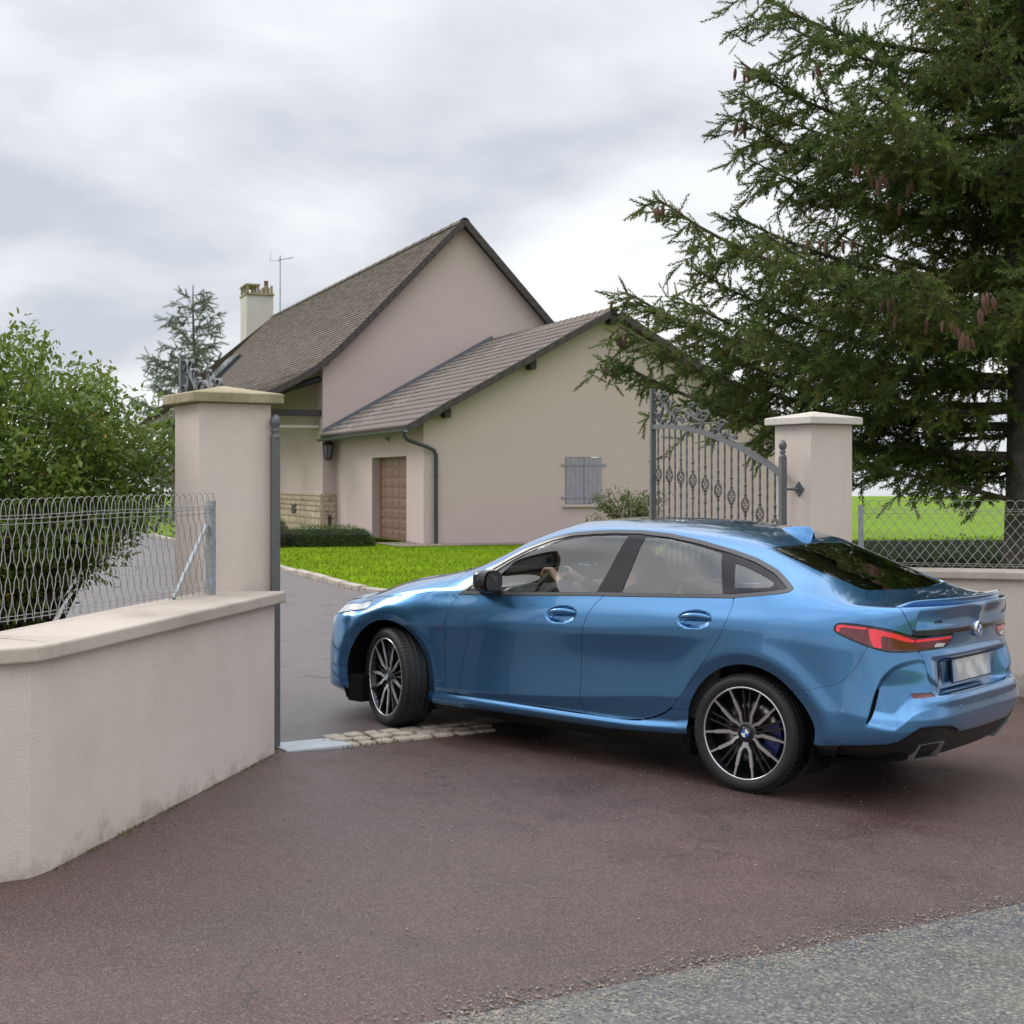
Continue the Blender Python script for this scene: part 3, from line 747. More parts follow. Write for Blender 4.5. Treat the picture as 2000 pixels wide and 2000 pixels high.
# gutter, flashing, downpipe
m_ = MB(); gx, gz_ = RX_-5.66, wing_z(RX_-5.62)-.10
m_.loft([[(gx + .075*math.cos(a), y, gz_ + .075*math.sin(a)) for a in np.linspace(PI, 2*PI, 8)] + [(gx + .066*math.cos(a), y, gz_ + .066*math.sin(a)) for a in np.linspace(2*PI, PI, 8)] for y in (-.30, 8.95)]); hp(m_, 'gutter', M_GUTTER)
m_ = MB(); m_.tube([(gx, -.18, gz_-.05), (gx, -.18, gz_-.16), (gx+.12, -.14, gz_-.26), (.06, -.13, gz_-.42), (.24, -.10, gz_-.50), (.30, -.09, gz_-.62), (.30, -.09, .0)], .05, n=10)
for zz in (.75, 1.75): m_.lathe([(.06, -.03), (.06, .03)], (.30, -.09, zz), n=10)
hp(m_, 'downpipe', M_GUTTER)
m_ = MB(); m_.loft([[(x, 8.90, wing_z(x)+.0), (x, 8.99, wing_z(x)+.0), (x, 8.99, wing_z(x)+.16), (x, 8.96, wing_z(x)+.16)] for x in (-.42, RX_)]); hp(m_, 'flashing', M_GUTTER)

# ---- main block
MXL, MXR, MRX, MRZ, MY0, MY1 = -.42, 8.56, 4.07, 9.84, 9.0, 41.
PROF = [(4.07, 9.84), (3.2, 8.94), (2.3, 8.00), (1.4, 7.07), (.6, 6.24), (-.1, 5.55), (-.7, 5.07), (-1.3, 4.70), (-1.9, 4.40), (-2.45, 4.15)]
px_ = np.array([p[0] for p in PROF][::-1]); pz_ = np.array([p[1] for p in PROF][::-1])
def main_z(x): return float(np.interp(x, px_, pz_)) if x <= MRX else MRZ - 1.06*(x - MRX)
m_ = MB()
wall_quad(m_, [(MXL,MY0,-.3),(MXR,MY0,-.3),(MXR,MY0,main_z(MXR)-.1),(MRX,MY0,MRZ-.12),(.6,MY0,main_z(.6)-.1),(MXL,MY0,main_z(MXL)-.1)])
wall_quad(m_, [(MXL,MY0,-.3),(MXL,MY0,main_z(MXL)-.1),(MXL,MY1,main_z(MXL)-.1),(MXL,MY1,-.3)])
wall_quad(m_, [(MXR,MY0,-.3),(MXR,MY1,-.3),(MXR,MY1,main_z(MXR)-.1),(MXR,MY0,main_z(MXR)-.1)])
wall_quad(m_, [(MXL,MY1,-.3),(MXL,MY1,main_z(MXL)-.1),(MRX,MY1,MRZ-2.2),(MXR,MY1,main_z(MXR)-.1),(MXR,MY1,-.3)])
hp(m_, 'main_wall', M_HOUSE, fix=False)
# roof in courses, each course lapping the one below
rm = MB(); lens = np.concatenate([[0], np.cumsum(np.hypot(np.diff(px_), np.diff(pz_)))]); tot = lens[-1]; nc = int(tot/.165)
def yend(z): return 38.4 + max(0, (MRZ - z))*.75
NSEG = 70
prev = None
for k in range(nc):
    s0, s1 = tot*k/nc, tot*(k+1)/nc
    (xa, za), (xb, zb) = [(float(np.interp(s, lens, px_)), float(np.interp(s, lens, pz_))) for s in (s0, s1)]
    t = np.array([xb-xa, zb-za]); t /= np.hypot(*t); nn = np.array([-t[1], t[0]])
    low, up_, bot = [], [], []
    for q in range(NSEG+1):
        y = MY0 - .30 + (yend(za) - MY0 + .30)*q/NSEG; y2 = MY0 - .30 + (yend(zb) - MY0 + .30)*q/NSEG
        j = random.uniform(-.006, .007)
        low.append((xa + nn[0]*(.030+j), y, za + nn[1]*(.030+j))); bot.append((xa - nn[0]*.002, y, za - nn[1]*.002)); up_.append((xb, y2, zb))
    n_ = NSEG+1; rm.add(low + up_ + bot, [(i+1, i, n_+i, n_+i+1) for i in range(NSEG)] + [(i, i+1, 2*n_+i+1, 2*n_+i) for i in range(NSEG)])
rm.add([(MRX, MY0-.3, MRZ), (MRX, yend(MRZ), MRZ), (MXR+.5, yend(5), main_z(MXR+.5)), (MXR+.5, MY0-.3, main_z(MXR+.5))], [(0, 1, 2, 3)])
rm.add([(MRX, yend(MRZ), MRZ), (-2.45, yend(4.15), 4.15), (MXR+.5, yend(5), main_z(MXR+.5))], [(0, 1, 2)])
rm.add([(PROF[-1][0], MY0-.28, 4.12), (PROF[-1][0], 42.2, 4.12), (MXL+.2, 42.2, 5.2), (MXL+.2, MY0-.28, 5.2)], [(0, 1, 2, 3)])
main_roof = hp(rm, 'main_roof', M_TILE_OLD, fix=False)
for s, pts in (('l', PROF), ('r', [(MRX + d, MRZ - 1.06*d) for d in np.linspace(0, 4.9, 9)])):
    P = np.array(pts); ln = np.concatenate([[0], np.cumsum(np.hypot(*np.diff(P, axis=0).T))])
    for k in range(int(ln[-1]/.30)):
        s0 = .15 + k*.30; x = float(np.interp(s0, ln, P[:, 0])); z = float(np.interp(s0, ln, P[:, 1])); x2 = float(np.interp(s0+.1, ln, P[:, 0])); z2 = float(np.interp(s0+.1, ln, P[:, 1]))
        m_ = MB(); m_.box((0, 0, 0), (.33, .14, .20)); hp(m_, 'verge_tile', M_VERGE, main_roof, loc=(x, MY0-.30 + random.uniform(-.006, .006), z-.045), rot=(0, -math.atan2(z2-z, x2-x), 0))
for k in range(29):
    m_ = MB(); ring = lambda y, r: [(MRX + r*math.cos(a), y, MRZ - .10 + r*math.sin(a)) for a in np.linspace(.1, PI-.1, 8)]
    y = MY0 - .35 + k*1.02; m_.loft([ring(y, .17), ring(y+1.05, .155)], closed=False, smooth=True); hp(m_, 'ridge_tile', M_TILE_OLD, main_roof)
ch = MB(); ch.bbox((3.30, 41.2, 4.0), (4.70, 42.9, 11.25), .01); ch = hp(ch, 'chimney', M_CHIM, main_roof)
m_ = MB(); m_.bbox((3.25, 41.1, 11.26), (4.75, 43.0, 11.35), .01); m_.bbox((3.25, 41.1, 11.75), (4.0, 43.0, 11.83), .01)
for x in (3.36, 3.9, 4.3, 4.6):
    for y in (41.2, 42.0, 42.8): m_.box((x, y, 11.55), (.12, .12, .40))
hp(m_, 'chimney_crown', M_CAPSTONE, main_roof)
m_ = MB(); m_.lathe([(.13, 10.46), (.11, 11.1), (.13, 11.15)], (4.4, 41.6, .9), n=12); hp(m_, 'chimney_pot', M_DOORBR, main_roof)
sk = MB(); sx, sy = 1.1, 36.0; M = Matrix.Translation((sx, sy, main_z(sx)+.16)) @ Matrix.Rotation(-math.atan2(main_z(1)-main_z(.1), .9), 4, 'Y')
sk.add([M @ Vector(p) for p in ((-.9,-1.6,-.25),(.9,-1.6,-.25),(.9,1.6,-.25),(-.9,1.6,-.25),(-.9,-1.6,.08),(.9,-1.6,.08),(.9,1.6,.08),(-.9,1.6,.08))], [(0,3,2,1),(4,5,6,7),(0,1,5,4),(2,3,7,6),(1,2,6,5),(3,0,4,7)])
sk = hp(sk, 'skylight', M_GUTTER, main_roof)
m_ = MB(); m_.add([M @ Vector(p) for p in ((-.80,-1.5,.088),(.80,-1.5,.088),(.80,1.5,.088),(-.80,1.5,.088))], [(0,1,2,3)]); hp(m_, 'pane', mat('skylight_glass', (.62, .66, .70), rough=.08, metal=.8), sk, fix=False)
# porch timbers under the long eave
for k, y in enumerate((9.35, 13.2, 17.0, 20.8, 24.6, 28.4, 32.2)):
    m_ = MB(); m_.bbox((-2.30, y-.10, -.2), (-2.10, y+.10, 3.95), .01); hp(m_, 'porch_post', M_WOODPALE, fix=False)
    for s in (-1, 1):
        m_ = MB(); m_.tube([(-2.2, y, 2.75), (-2.2, y + s*.35, 3.3), (-2.2, y + s*.9, 3.85)], .07, n=4); hp(m_, 'porch_brace', M_WOODPALE)
m_ = MB(); m_.bbox((-2.30, MY0-.2, 3.96), (-2.10, 36, 4.14), .01); hp(m_, 'eave_beam', M_WOODDK, fix=False)
m_ = MB(); m_.bbox((-2.6, 9.15, 3.60), (-.425, 9.35, 3.80), .01); hp(m_, 'tie_beam', M_WOODDK, fix=False)
m_ = MB(); m_.tube([(-.45, 9.2, 4.75), (-1.4, 9.2, 4.45), (-2.3, 9.2, 4.02)], .10, n=4); hp(m_, 'rafter', M_WOODDK)
m_ = MB(); m_.bbox((-1.65, 9.4, 3.25), (-.43, 10.6, 3.33), .01); hp(m_, 'porch_hood', M_CAPPALE, fix=False)
m_ = MB(); m_.bbox((-.62, 19, -.2), (-.43, 35.8, 3.6), .01); hp(m_, 'timber_cladding', M_BRICKRED, fix=False)
# stone plinth, stone by stone
pb = MB(); pb.bbox((MXL-.05, MY0-.05, -.2), (.0, 16.2, 1.22)); pb = hp(pb, 'plinth', M_MORTAR, fix=False)
z = .0
while z < 1.15:
    h_ = min(random.uniform(.13, .24), 1.21 - z); y = MY0 - .05
    while y < 15.5:
        w_ = random.uniform(.22, .55); m_ = MB(); g_ = .012
        m_.loft([[(MXL-.052, y+g_, z+g_), (MXL-.052, y+w_-g_, z+g_), (MXL-.052, y+w_-g_, z+h_-g_), (MXL-.052, y+g_, z+h_-g_)], [(MXL-.085-random.uniform(0, .02), y+g_+.02, z+g_+.015), (MXL-.085, y+w_-g_-.02, z+g_+.02), (MXL-.09, y+w_-g_-.015, z+h_-g_-.02), (MXL-.08, y+g_+.02, z+h_-g_-.015)]])
        hp(m_, 'stone', M_STONE, pb); y += w_
    x = MXL
    for q in range(2):
        m_ = MB(); w_ = .20; m_.loft([[(x+.01, MY0-.052, z+.012), (x+w_, MY0-.052, z+.012), (x+w_, MY0-.052, z+h_-.012), (x+.01, MY0-.052, z+h_-.012)], [(x+.03, MY0-.08, z+.03), (x+w_-.02, MY0-.08, z+.03), (x+w_-.02, MY0-.08, z+h_-.03), (x+.03, MY0-.08, z+h_-.03)]]); hp(m_, 'stone', M_STONE, pb); x += .21
    z += h_
m_ = MB(); m_.bbox((MXL-.11, 12.4, .55), (MXL-.04, 12.95, .85)); hp(m_, 'plinth_vent', M_WOODDK, fix=False)
m_ = MB(); m_.bbox((MXL+.15, MY0-.10, -.1), (MXL+.24, MY0-.06, .55)); hp(m_, 'meter_pipe', M_WOODDK, fix=False)

# lantern on the corner (a thing of its own), motion light over the garage
Hm = Matrix.Translation(house.location) @ Matrix.Rotation(house.rotation_euler.z, 4, 'Z')
p = Hm @ Vector((MXL+.10, MY0-.30, 2.50)); ln_ = empty('wall_lantern', p, house.rotation_euler.z, label='black lantern on the house corner beside the garage wing', category='lantern')
m_ = MB(); m_.loft([[(r*math.cos(a), r*math.sin(a), z) for a in np.linspace(0, 2*PI, 7)[:-1]] for r, z in ((.20, .20), (.17, .24), (.07, .36), (.035, .40), (.03, .48))]); m_.build('lantern_roof', M_WOODDK, ln_, fix=True)
m_ = MB(); m_.loft([[(r*math.cos(a), r*math.sin(a), z) for a in np.linspace(0, 2*PI, 7)[:-1]] for r, z in ((.10, -.22), (.165, .195))]); m_.build('lantern_glass', mat('lantern_glass', (.10, .11, .12), rough=.1, coat=1), ln_, fix=True)
m_ = MB()
for a in np.linspace(0, 2*PI, 7)[:-1]: m_.tube([(.105*math.cos(a), .105*math.sin(a), -.22), (.17*math.cos(a), .17*math.sin(a), .2)], .014, n=4)
m_.lathe([(.12, -.25), (.12, -.21)], n=8); m_.build('lantern_frame', M_WOODDK, ln_, fix=True)
m_ = MB(); m_.tube([(0, .30, .05), (0, .2, -.25), (0, 0, -.25)], .018, n=5); m_.build('lantern_bracket', M_WOODDK, ln_, fix=True)
p = Hm @ Vector((-.002, 3.2, 2.72)); m_ = MB(); m_.box((-.05, 0, 0), (.10, .12, .06)); m_.lathe([(.03, -.04), (.07, .05)], (-.13, -.08, -.01), n=10, axis='X'); m_.tube([(-.05, .05, .02), (-.14, .16, .08)], .03, n=6)
tag(m_.build('security_light', M_CAPPALE, loc=p, rot=(0, 0, house.rotation_euler.z), fix=True), 'small security light over the brown garage door', 'lamp')
# aerial behind the chimney
p = Hm @ Vector((5.1, 41.4, 10.4)); m_ = MB(); m_.tube([(0, 0, 0), (0, 0, 3.0)], .035, n=6); m_.tube([(-.1, .0, 2.75), (.7, .2, 2.95)], .02, n=4)
for t in np.linspace(0, 1, 7): m_.tube([(-.1+.8*t, -.30+.2*t, 2.75+.2*t), (-.1+.8*t, .30+.2*t, 2.75+.2*t)], .012, n=4)
m_.tube([(-.55, -.2, 2.6), (-.55, -.2, 3.15)], .012, n=4); m_.tube([(-.55, -.2, 2.7), (0, 0, 2.7)], .012, n=4)
tag(m_.build('tv_aerial', M_GALV, loc=p, rot=(0, 0, house.rotation_euler.z), fix=True), 'thin metal aerial mast beside the chimney', 'aerial')

# ---------------------------------------------------------------- car surface
def natspline_eval(P, seg_frac):
    """natural cubic spline through the points P (n x 3) on their own chord lengths;
    seg_frac: list of (segment index array, fraction array) to evaluate"""
    h = np.maximum(np.linalg.norm(np.diff(P, axis=0), axis=1), 1e-5)
    n = len(P); A = np.zeros((n, n)); B = np.zeros((n, n)); A[0, 0] = A[-1, -1] = 1
    for i in range(1, n - 1):
        A[i, i-1] = h[i-1]; A[i, i] = 2*(h[i-1] + h[i]); A[i, i+1] = h[i]
        B[i, i-1] = 6/h[i-1]; B[i, i] = -6/h[i-1] - 6/h[i]; B[i, i+1] = 6/h[i]
    M = np.linalg.solve(A, B @ P)
    i, b = seg_frac; a = 1 - b; hh = (h[i]**2 / 6)[:, None]
    return a[:, None]*P[i] + b[:, None]*P[i+1] + (a**3 - a)[:, None]*M[i]*hh + (b**3 - b)[:, None]*M[i+1]*hh

XF, XR = -0.35, 2.95          # straight stations between these, wrapped ends beyond
# each ring: knots x, half width y, height z   (x: metres behind the front axle)
RX = [-0.35, 0.0, 0.3, 0.5, 0.75, 1.0, 1.3, 1.6, 1.9, 2.2, 2.5, 2.75, 2.95]
RINGS = [
 # 0 underside edge
 ([.80,.80,.80,.80,.80,.80,.80,.80,.80,.80,.80,.80,.79],
  [.165,.165,.16,.155,.155,.155,.155,.16,.165,.175,.20,.225,.245]),
 # 1 top of the black sill
 ([.870,.874,.874,.874,.874,.874,.874,.874,.874,.876,.880,.885,.876],
  [.205,.205,.205,.206,.213,.219,.226,.231,.238,.256,.285,.300,.312]),
 # 2 sill bulge
 ([.876,.888,.893,.894,.895,.896,.896,.896,.896,.896,.895,.898,.886],
  [.250,.245,.242,.244,.250,.255,.260,.264,.270,.288,.318,.340,.355]),
 # 3 lower edge of the doors
 ([.880,.884,.880,.872,.868,.865,.865,.865,.866,.872,.888,.900,.889],
  [.300,.290,.280,.282,.286,.288,.291,.295,.301,.325,.36,.395,.415]),
 # 4 lower door crease
 ([.882,.892,.892,.890,.889,.888,.888,.888,.889,.892,.897,.903,.890],
  [.36,.33,.313,.316,.320,.330,.355,.389,.428,.464,.485,.50,.51]),
 # 5 middle of the door
 ([.880,.896,.890,.884,.881,.879,.878,.878,.879,.885,.898,.906,.890],
  [.52,.53,.52,.52,.52,.53,.55,.575,.605,.63,.65,.665,.67]),
 # 6 character line
 ([.868,.900,.903,.904,.904,.904,.904,.905,.905,.906,.908,.908,.889],
  [.640,.690,.700,.712,.726,.742,.762,.782,.800,.817,.832,.845,.850]),
 # 7 handle level
 ([.842,.876,.883,.884,.885,.886,.887,.888,.890,.894,.898,.897,.877],
  [.705,.770,.800,.812,.828,.842,.862,.882,.902,.920,.935,.945,.945]),
 # 8 belt line, under the trim
 ([.775,.832,.843,.842,.842,.843,.844,.845,.845,.842,.836,.828,.812],
  [.765,.846,.882,.899,.919,.937,.961,.985,1.005,1.024,1.044,1.060,1.055]),
 # 9 top of the trim
 ([.755,.815,.832,.832,.832,.834,.835,.836,.836,.833,.824,.806,.782],
  [.782,.864,.902,.920,.941,.959,.983,1.007,1.027,1.046,1.068,1.090,1.085]),
 # 10 glass, half way up
 ([.69,.755,.786,.795,.785,.771,.760,.757,.757,.755,.748,.732,.700],
  [.805,.900,.945,.962,1.02,1.085,1.158,1.190,1.205,1.208,1.185,1.155,1.135]),
 # 11 lower edge of the roof rail
 ([.62,.69,.733,.750,.725,.698,.668,.652,.645,.642,.635,.62,.595],
  [.822,.924,.975,1.000,1.105,1.232,1.335,1.370,1.379,1.358,1.295,1.235,1.183]),
 # 12 upper edge of the roof rail
 ([.52,.59,.645,.690,.670,.640,.606,.588,.580,.575,.565,.55,.535],
  [.838,.945,1.000,1.035,1.140,1.268,1.366,1.397,1.404,1.386,1.336,1.268,1.205]),
 # 13 roof, half way to the middle
 ([.28,.31,.33,.35,.35,.34,.33,.32,.31,.31,.31,.30,.29],
  [.852,.965,1.012,1.085,1.210,1.333,1.412,1.436,1.438,1.424,1.380,1.312,1.238]),
 # 14 centre line
 ([0]*13,
  [.860,.973,1.018,1.100,1.235,1.355,1.422,1.446,1.449,1.435,1.393,1.324,1.250]),
]
CREASE = [1, 3, 4, 6]
# rear wrap: tail x on the centre line, tail z, squareness, taper
TAIL = [(3.57,.245,3.4,.01),(3.615,.30,4.0,.010),(3.658,.36,4.2,.0),(3.684,.43,4.3,-.005),(3.696,.50,4.1,-.005),
        (3.672,.63,3.7,.01),(3.606,.845,3.7,.02),(3.610,.925,3.7,.02),(3.628,1.075,3.4,.010)]
NOSE = [(-.77,.165,2.5),(-.79,.205,2.6),(-.79,.25,2.6),(-.79,.30,2.6),(-.795,.36,2.6),
        (-.80,.50,2.55),(-.80,.61,2.45),(-.79,.645,2.4),(-.77,.68,2.4)]

def car_surface(step=.009):
    nr = len(RINGS)
    u_mid = np.linspace(XF, XR, int((XR - XF) / step) + 1)
    # ---- ring curves on the straight stations
    mid = np.zeros((nr, len(u_mid), 3))
    for j, (ys, zs) in enumerate(RINGS):
        mid[j, :, 0] = u_mid
        mid[j, :, 1] = pchip(RX, ys, u_mid)
        mid[j, :, 2] = pchip(RX, zs, u_mid)
    def angles(n, dens):
        p = np.linspace(0, np.pi/2, 4000)
        x = np.sin(p)**(2/2.7) * .66; y = np.cos(p)**(2/2.7) * .87
        s = np.concatenate([[0], np.cumsum(np.hypot(np.diff(x), np.diff(y)))])
        return np.interp(np.linspace(0, s[-1], n), s, p)
    # ---- rear wrap
    ph = angles(int(1.35 / step), 1)[1:]
    rear = np.zeros((nr, len(ph), 3))
    sl = {}
    for j in range(nr):
        sl[j] = (mid[j, -1, 1:] - mid[j, -6, 1:]) / (mid[j, -1, 0] - mid[j, -6, 0])
    sm = np.sin(ph); s3 = (1 - np.cos(ph))
    for j in range(9):
        xr, zr, n, tp = TAIL[j]
        y0, z0 = mid[j, -1, 1], mid[j, -1, 2]
        x = XR + (xr - XR) * np.clip(np.sin(ph), 0, 1)**(2/n)
        w = (x - XR) / (xr - XR)
        y = (y0 - tp * w * 1.0) * np.clip(np.cos(ph), 0, 1)**(2/n)
        rear[j, :, 0] = x; rear[j, :, 1] = y
        ww = w*w*(3-2*w)
        rear[j, :, 2] = z0 + (zr - z0) * ww
    # deck: from the lip (ring 8) to the centre line
    wdeck = np.clip(np.sin(ph), 0, 1)**(2/2.7)
    xc = XR + (3.612 - XR) * wdeck
    zc = pchip([2.75, 2.95, 3.10, 3.22, 3.32, 3.42, 3.52, 3.60], [1.324, 1.250, 1.190, 1.142, 1.108, 1.090, 1.082, 1.082], xc)
    y8, z8 = mid[8, -1, 1], mid[8, -1, 2]
    zc0 = mid[14, -1, 2]
    for j in range(9, nr):
        lam = 1 - mid[j, -1, 1] / y8                    # 0 at the lip, 1 at the centre
        hh0 = (zc0 - mid[j, -1, 2]) / (zc0 - z8)
        # towards the tail the section becomes a flat deck with a small crown
        hh1 = (1 - lam)**2.2
        b = np.clip((xc - XR) / .36, 0, 1); b = b*b*(3-2*b)
        hh = hh0 * (1-b) + hh1 * b
        e = rear[8]
        rear[j, :, 0] = e[:, 0] * (1-lam) + xc * lam
        rear[j, :, 1] = e[:, 1] * (1-lam)
        rear[j, :, 2] = zc + (e[:, 2] - zc) * hh
    # ---- front wrap
    pf = angles(int(1.2 / (step*1.6)), 1)[1:]
    fr = np.zeros((nr, len(pf), 3))
    for j in range(9):
        xr, zr, n = NOSE[j]
        y0, z0 = mid[j, 0, 1], mid[j, 0, 2]
        x = XF + (xr - XF) * np.sin(pf)**(2/n)
        w = (x - XF) / (xr - XF); ww = w**1.5
        fr[j, :, 0] = x; fr[j, :, 1] = (y0 + .03*(x - XF)) * np.clip(np.cos(pf), 0, 1)**(2/n)
        fr[j, :, 2] = z0 + (zr - z0) * ww
    wd = np.sin(pf)**(2/2.6)
    xc = XF + (-.775 - XF) * wd
    zc = pchip([-.80, -.76, -.65, -.5, -.35, 0], [.71, .745, .79, .83, .860, .973], xc)
    y8, z8 = mid[8, 0, 1], mid[8, 0, 2]; zc0 = mid[14, 0, 2]
    for j in range(9, nr):
        lam = 1 - mid[j, 0, 1] / y8
        hh = (zc0 - mid[j, 0, 2]) / (zc0 - z8)
        e = fr[8]
        fr[j, :, 0] = e[:, 0] * (1-lam) + xc * lam
        fr[j, :, 1] = e[:, 1] * (1-lam)
        fr[j, :, 2] = zc + (e[:, 2] - zc) * hh
    net = np.concatenate([fr[:, ::-1], mid, rear], axis=1)      # rings x stations x 3
    # ---- across the rings
    k = np.argmin(abs(u_mid - 1.5)) + len(pf)
    d = np.linalg.norm(np.diff(net[:, k], axis=0), axis=1)
    tk = np.concatenate([[0], np.cumsum(d)])
    segs = [0] + CREASE + [nr - 1]
    parts, tt = [], []
    for a, b in zip(segs[:-1], segs[1:]):
        n = max(2, int(round((tk[b] - tk[a]) / step)))
        t = np.linspace(tk[a], tk[b], n + 1)[(0 if a == 0 else 1):]
        si = np.clip(np.searchsorted(tk[a:b+1], t) - 1, 0, b - a - 1); fr_ = (t - tk[a:b+1][si]) / (tk[a:b+1][si+1] - tk[a:b+1][si])
        parts.append((a, b, si, fr_)); tt.append(t)
    tv = np.concatenate(tt)
    G = np.zeros((net.shape[1], len(tv), 3))
    for u in range(net.shape[1]):
        G[u] = np.concatenate([natspline_eval(net[a:b+1, u], (si, fr_)) for a, b, si, fr_ in parts])
    # round the creases a little
    for _ in range(3):
        G[:, 1:-1] = .5 * G[:, 1:-1] + .25 * (G[:, 2:] + G[:, :-2])
    for _ in range(6):
        G[1:-1] = .5 * G[1:-1] + .25 * (G[2:] + G[:-2])
    G[0, :, 1] = 0; G[-1, :, 1] = 0; G[:, -1, 1] = 0
    G[:, :, 1] = np.maximum(G[:, :, 1], 0)
    return G, tv, tk
# ---------------------------------------------------------------- car panels
G0, TV, TK = car_surface(.009)
kref = int(np.argmin(abs(TV - TK[7])))
UC = np.concatenate([[0], np.cumsum(np.linalg.norm(np.diff(G0[:, kref], axis=0), axis=1))])
_i0 = int(np.argmin(abs(G0[:, kref, 0] - 1.5))); UC = UC - UC[_i0] + G0[_i0, kref, 0]
UMAX = UC[-1]; UMIN = UC[0]
NU, NV = G0.shape[:2]
UU = np.repeat(UC[:, None], NV, 1)
VV = np.repeat(TV[None, :], NU, 0)
SX, SY, SZ = G0[..., 0], G0[..., 1], G0[..., 2]
ARCH = [(0.005, .322, .375), (2.682, .324, .377)]

# ---- outlines (station coordinate, height), traced from the side
DOOR_F = [(.579,.910),(.539,.839),(.520,.736),(.513,.659),(.516,.467),(.540,.286),(1.10,.290),(1.611,.294),
          (1.576,.366),(1.573,.45),(1.575,.6),(1.580,.70),(1.590,.80),(1.613,.876),(1.650,.945),(1.692,.992),(1.50,.977),(1.31,.962),(.939,.933)]
DOOR_R = [(1.692,.992),(1.650,.945),(1.613,.876),(1.590,.80),(1.580,.70),(1.575,.6),(1.573,.45),(1.576,.366),(1.611,.294),
          (1.80,.296),(1.926,.301),(2.00,.310),(2.072,.330),(2.150,.365),(2.215,.410),(2.30,.518),(2.395,.650),(2.468,.757),
          (2.525,.855),(2.556,.935),(2.566,1.01),(2.556,1.050),(2.30,1.033),(2.087,1.018),(1.738,.994)]
DLO_OUT = [(.575,.910),(.939,.933),(1.31,.962),(1.69,.992),(2.087,1.018),(2.556,1.050),(2.723,1.076),(2.83,1.094),(2.868,1.106),(2.876,1.122),
           (2.868,1.131),(2.813,1.166),(2.732,1.214),(2.594,1.268),(2.433,1.308),(2.238,1.347),(2.029,1.373),(1.816,1.382),
           (1.63,1.374),(1.50,1.363),(1.333,1.343),(1.187,1.304),(1.038,1.247),(.887,1.170),(.775,1.105),(.66,1.005),(.60,.94)]
WIN_F = [(.700,.945),(.735,.990),(.775,1.045),(.902,1.133),(1.02,1.198),(1.113,1.242),(1.26,1.293),(1.37,1.318),(1.479,1.333),(1.62,1.346),(1.745,1.351),(1.69,1.18),(1.632,1.010),(1.30,.983),(.95,.957)]
WIN_R = [(1.808,1.024),(1.835,1.18),(1.866,1.350),(1.96,1.350),(2.048,1.346),(2.16,1.331),(2.257,1.315),(2.383,1.288),(2.43,1.18),(2.478,1.070),(2.15,1.047)]
WIN_Q = [(2.487,1.238),(2.51,1.18),(2.542,1.105),(2.65,1.113),(2.735,1.121),(2.757,1.132),(2.750,1.150),(2.69,1.175),(2.60,1.206)]
QG_PANEL = [(2.400,1.290),(2.513,1.265),(2.632,1.228),(2.724,1.180),(2.780,1.142),(2.788,1.125),(2.770,1.111),(2.62,1.087),(2.498,1.071),(2.45,1.18)]
SILL = [(.30,.275),(.425,.280),(.567,.281),(1.10,.284),(1.611,.288),(1.80,.290),(1.926,.295),(2.00,.304),(2.075,.324),(2.152,.359),(2.215,.400),(2.42,.412),(2.42,.278),
        (2.305,.268),(1.763,.226),(1.018,.215),(.427,.202),(.30,.200)]
BLACK_LOW = [(-.9-.9,.0),(5,.0),(5,.400),(4.30,.400),(3.99,.405),(3.955,.425),(3.871,.452),(3.76,.462),(3.672,.464),(3.60,.459),(3.56,.440),(3.513,.405),(3.484,.384),(3.436,.370),(3.218,.341),(3.051,.314),
             (2.95,.305),(2.42,.276),(2.305,.266),(1.763,.224),(1.018,.213),(.427,.200),(.36,.160),(-.2,.150),(-.9,.13),(-1.8,.12)]
LAMP_R = smooth_poly([(3.180,.940),(3.186,.965),(3.222,.977),(3.33,.975),(3.458,.960),(3.582,.930),(3.655,.917),(3.80,.914),(3.958,.914),(3.968,.905),(3.935,.873),(3.89,.856),(3.759,.848),(3.593,.841),(3.476,.841),(3.378,.860),(3.276,.892),(3.200,.920)], n=4)
HEAD_L = [(-.240,.812),(-.212,.790),(-.205,.762),(-.222,.748),(-.40,.715),(-.56,.684),(-.76,.642),(-.89,.622),(-.93,.63),(-.88,.655),(-.74,.712),(-.60,.752),(-.45,.785),(-.33,.806)]
TRUNK_UZ = [(3.673,.796),(3.690,.70),(3.712,.655),(3.775,.628),(3.95,.622),(UMAX+.3,.622),(UMAX+.3,1.3),(3.40,1.3),(3.40,1.10),(3.503,1.062),(3.545,1.02),(3.575,.982),(3.600,.94),(3.640,.86)]
BUMPER_R = [(2.90,.573),(2.942,.587),(3.03,.607),(3.124,.637),(3.18,.655),(3.214,.673),(3.26,.712),(3.301,.761),(3.335,.812),(3.365,.865),(3.50,.90),(UMAX+.3,.90),(UMAX+.3,.1),(2.9,.1)]
BUMPER_F = [(-.26,.745),(-.262,.60),(-.30,.45),(-.30,.1),(UMIN-.3,.1),(UMIN-.3,.70),(-.86,.64),(-.76,.62)]
RECESS = smooth_poly([(3.674,.793),(3.521,.776),(3.434,.718),(3.387,.650),(3.345,.56),(3.309,.468),(3.325,.458),(3.455,.447),(3.548,.520),(3.638,.548),(3.80,.545),(3.90,.57),(3.82,.64),(3.70,.70)], n=4)
SLOT = [(3.388,.655),(3.372,.625),(3.345,.560),(3.307,.468),(3.314,.464),(3.330,.492),(3.362,.556),(3.397,.640),(3.398,.655)]
REFLECT = [(3.562,.637),(3.694,.635),(3.719,.615),(3.584,.611)]
PLATE_REC = [(3.690,.797),(3.700,.735),(3.735,.672),(3.80,.648),(3.95,.642),(UMAX+.3,.642),(UMAX+.3,.802),(3.9,.801)]
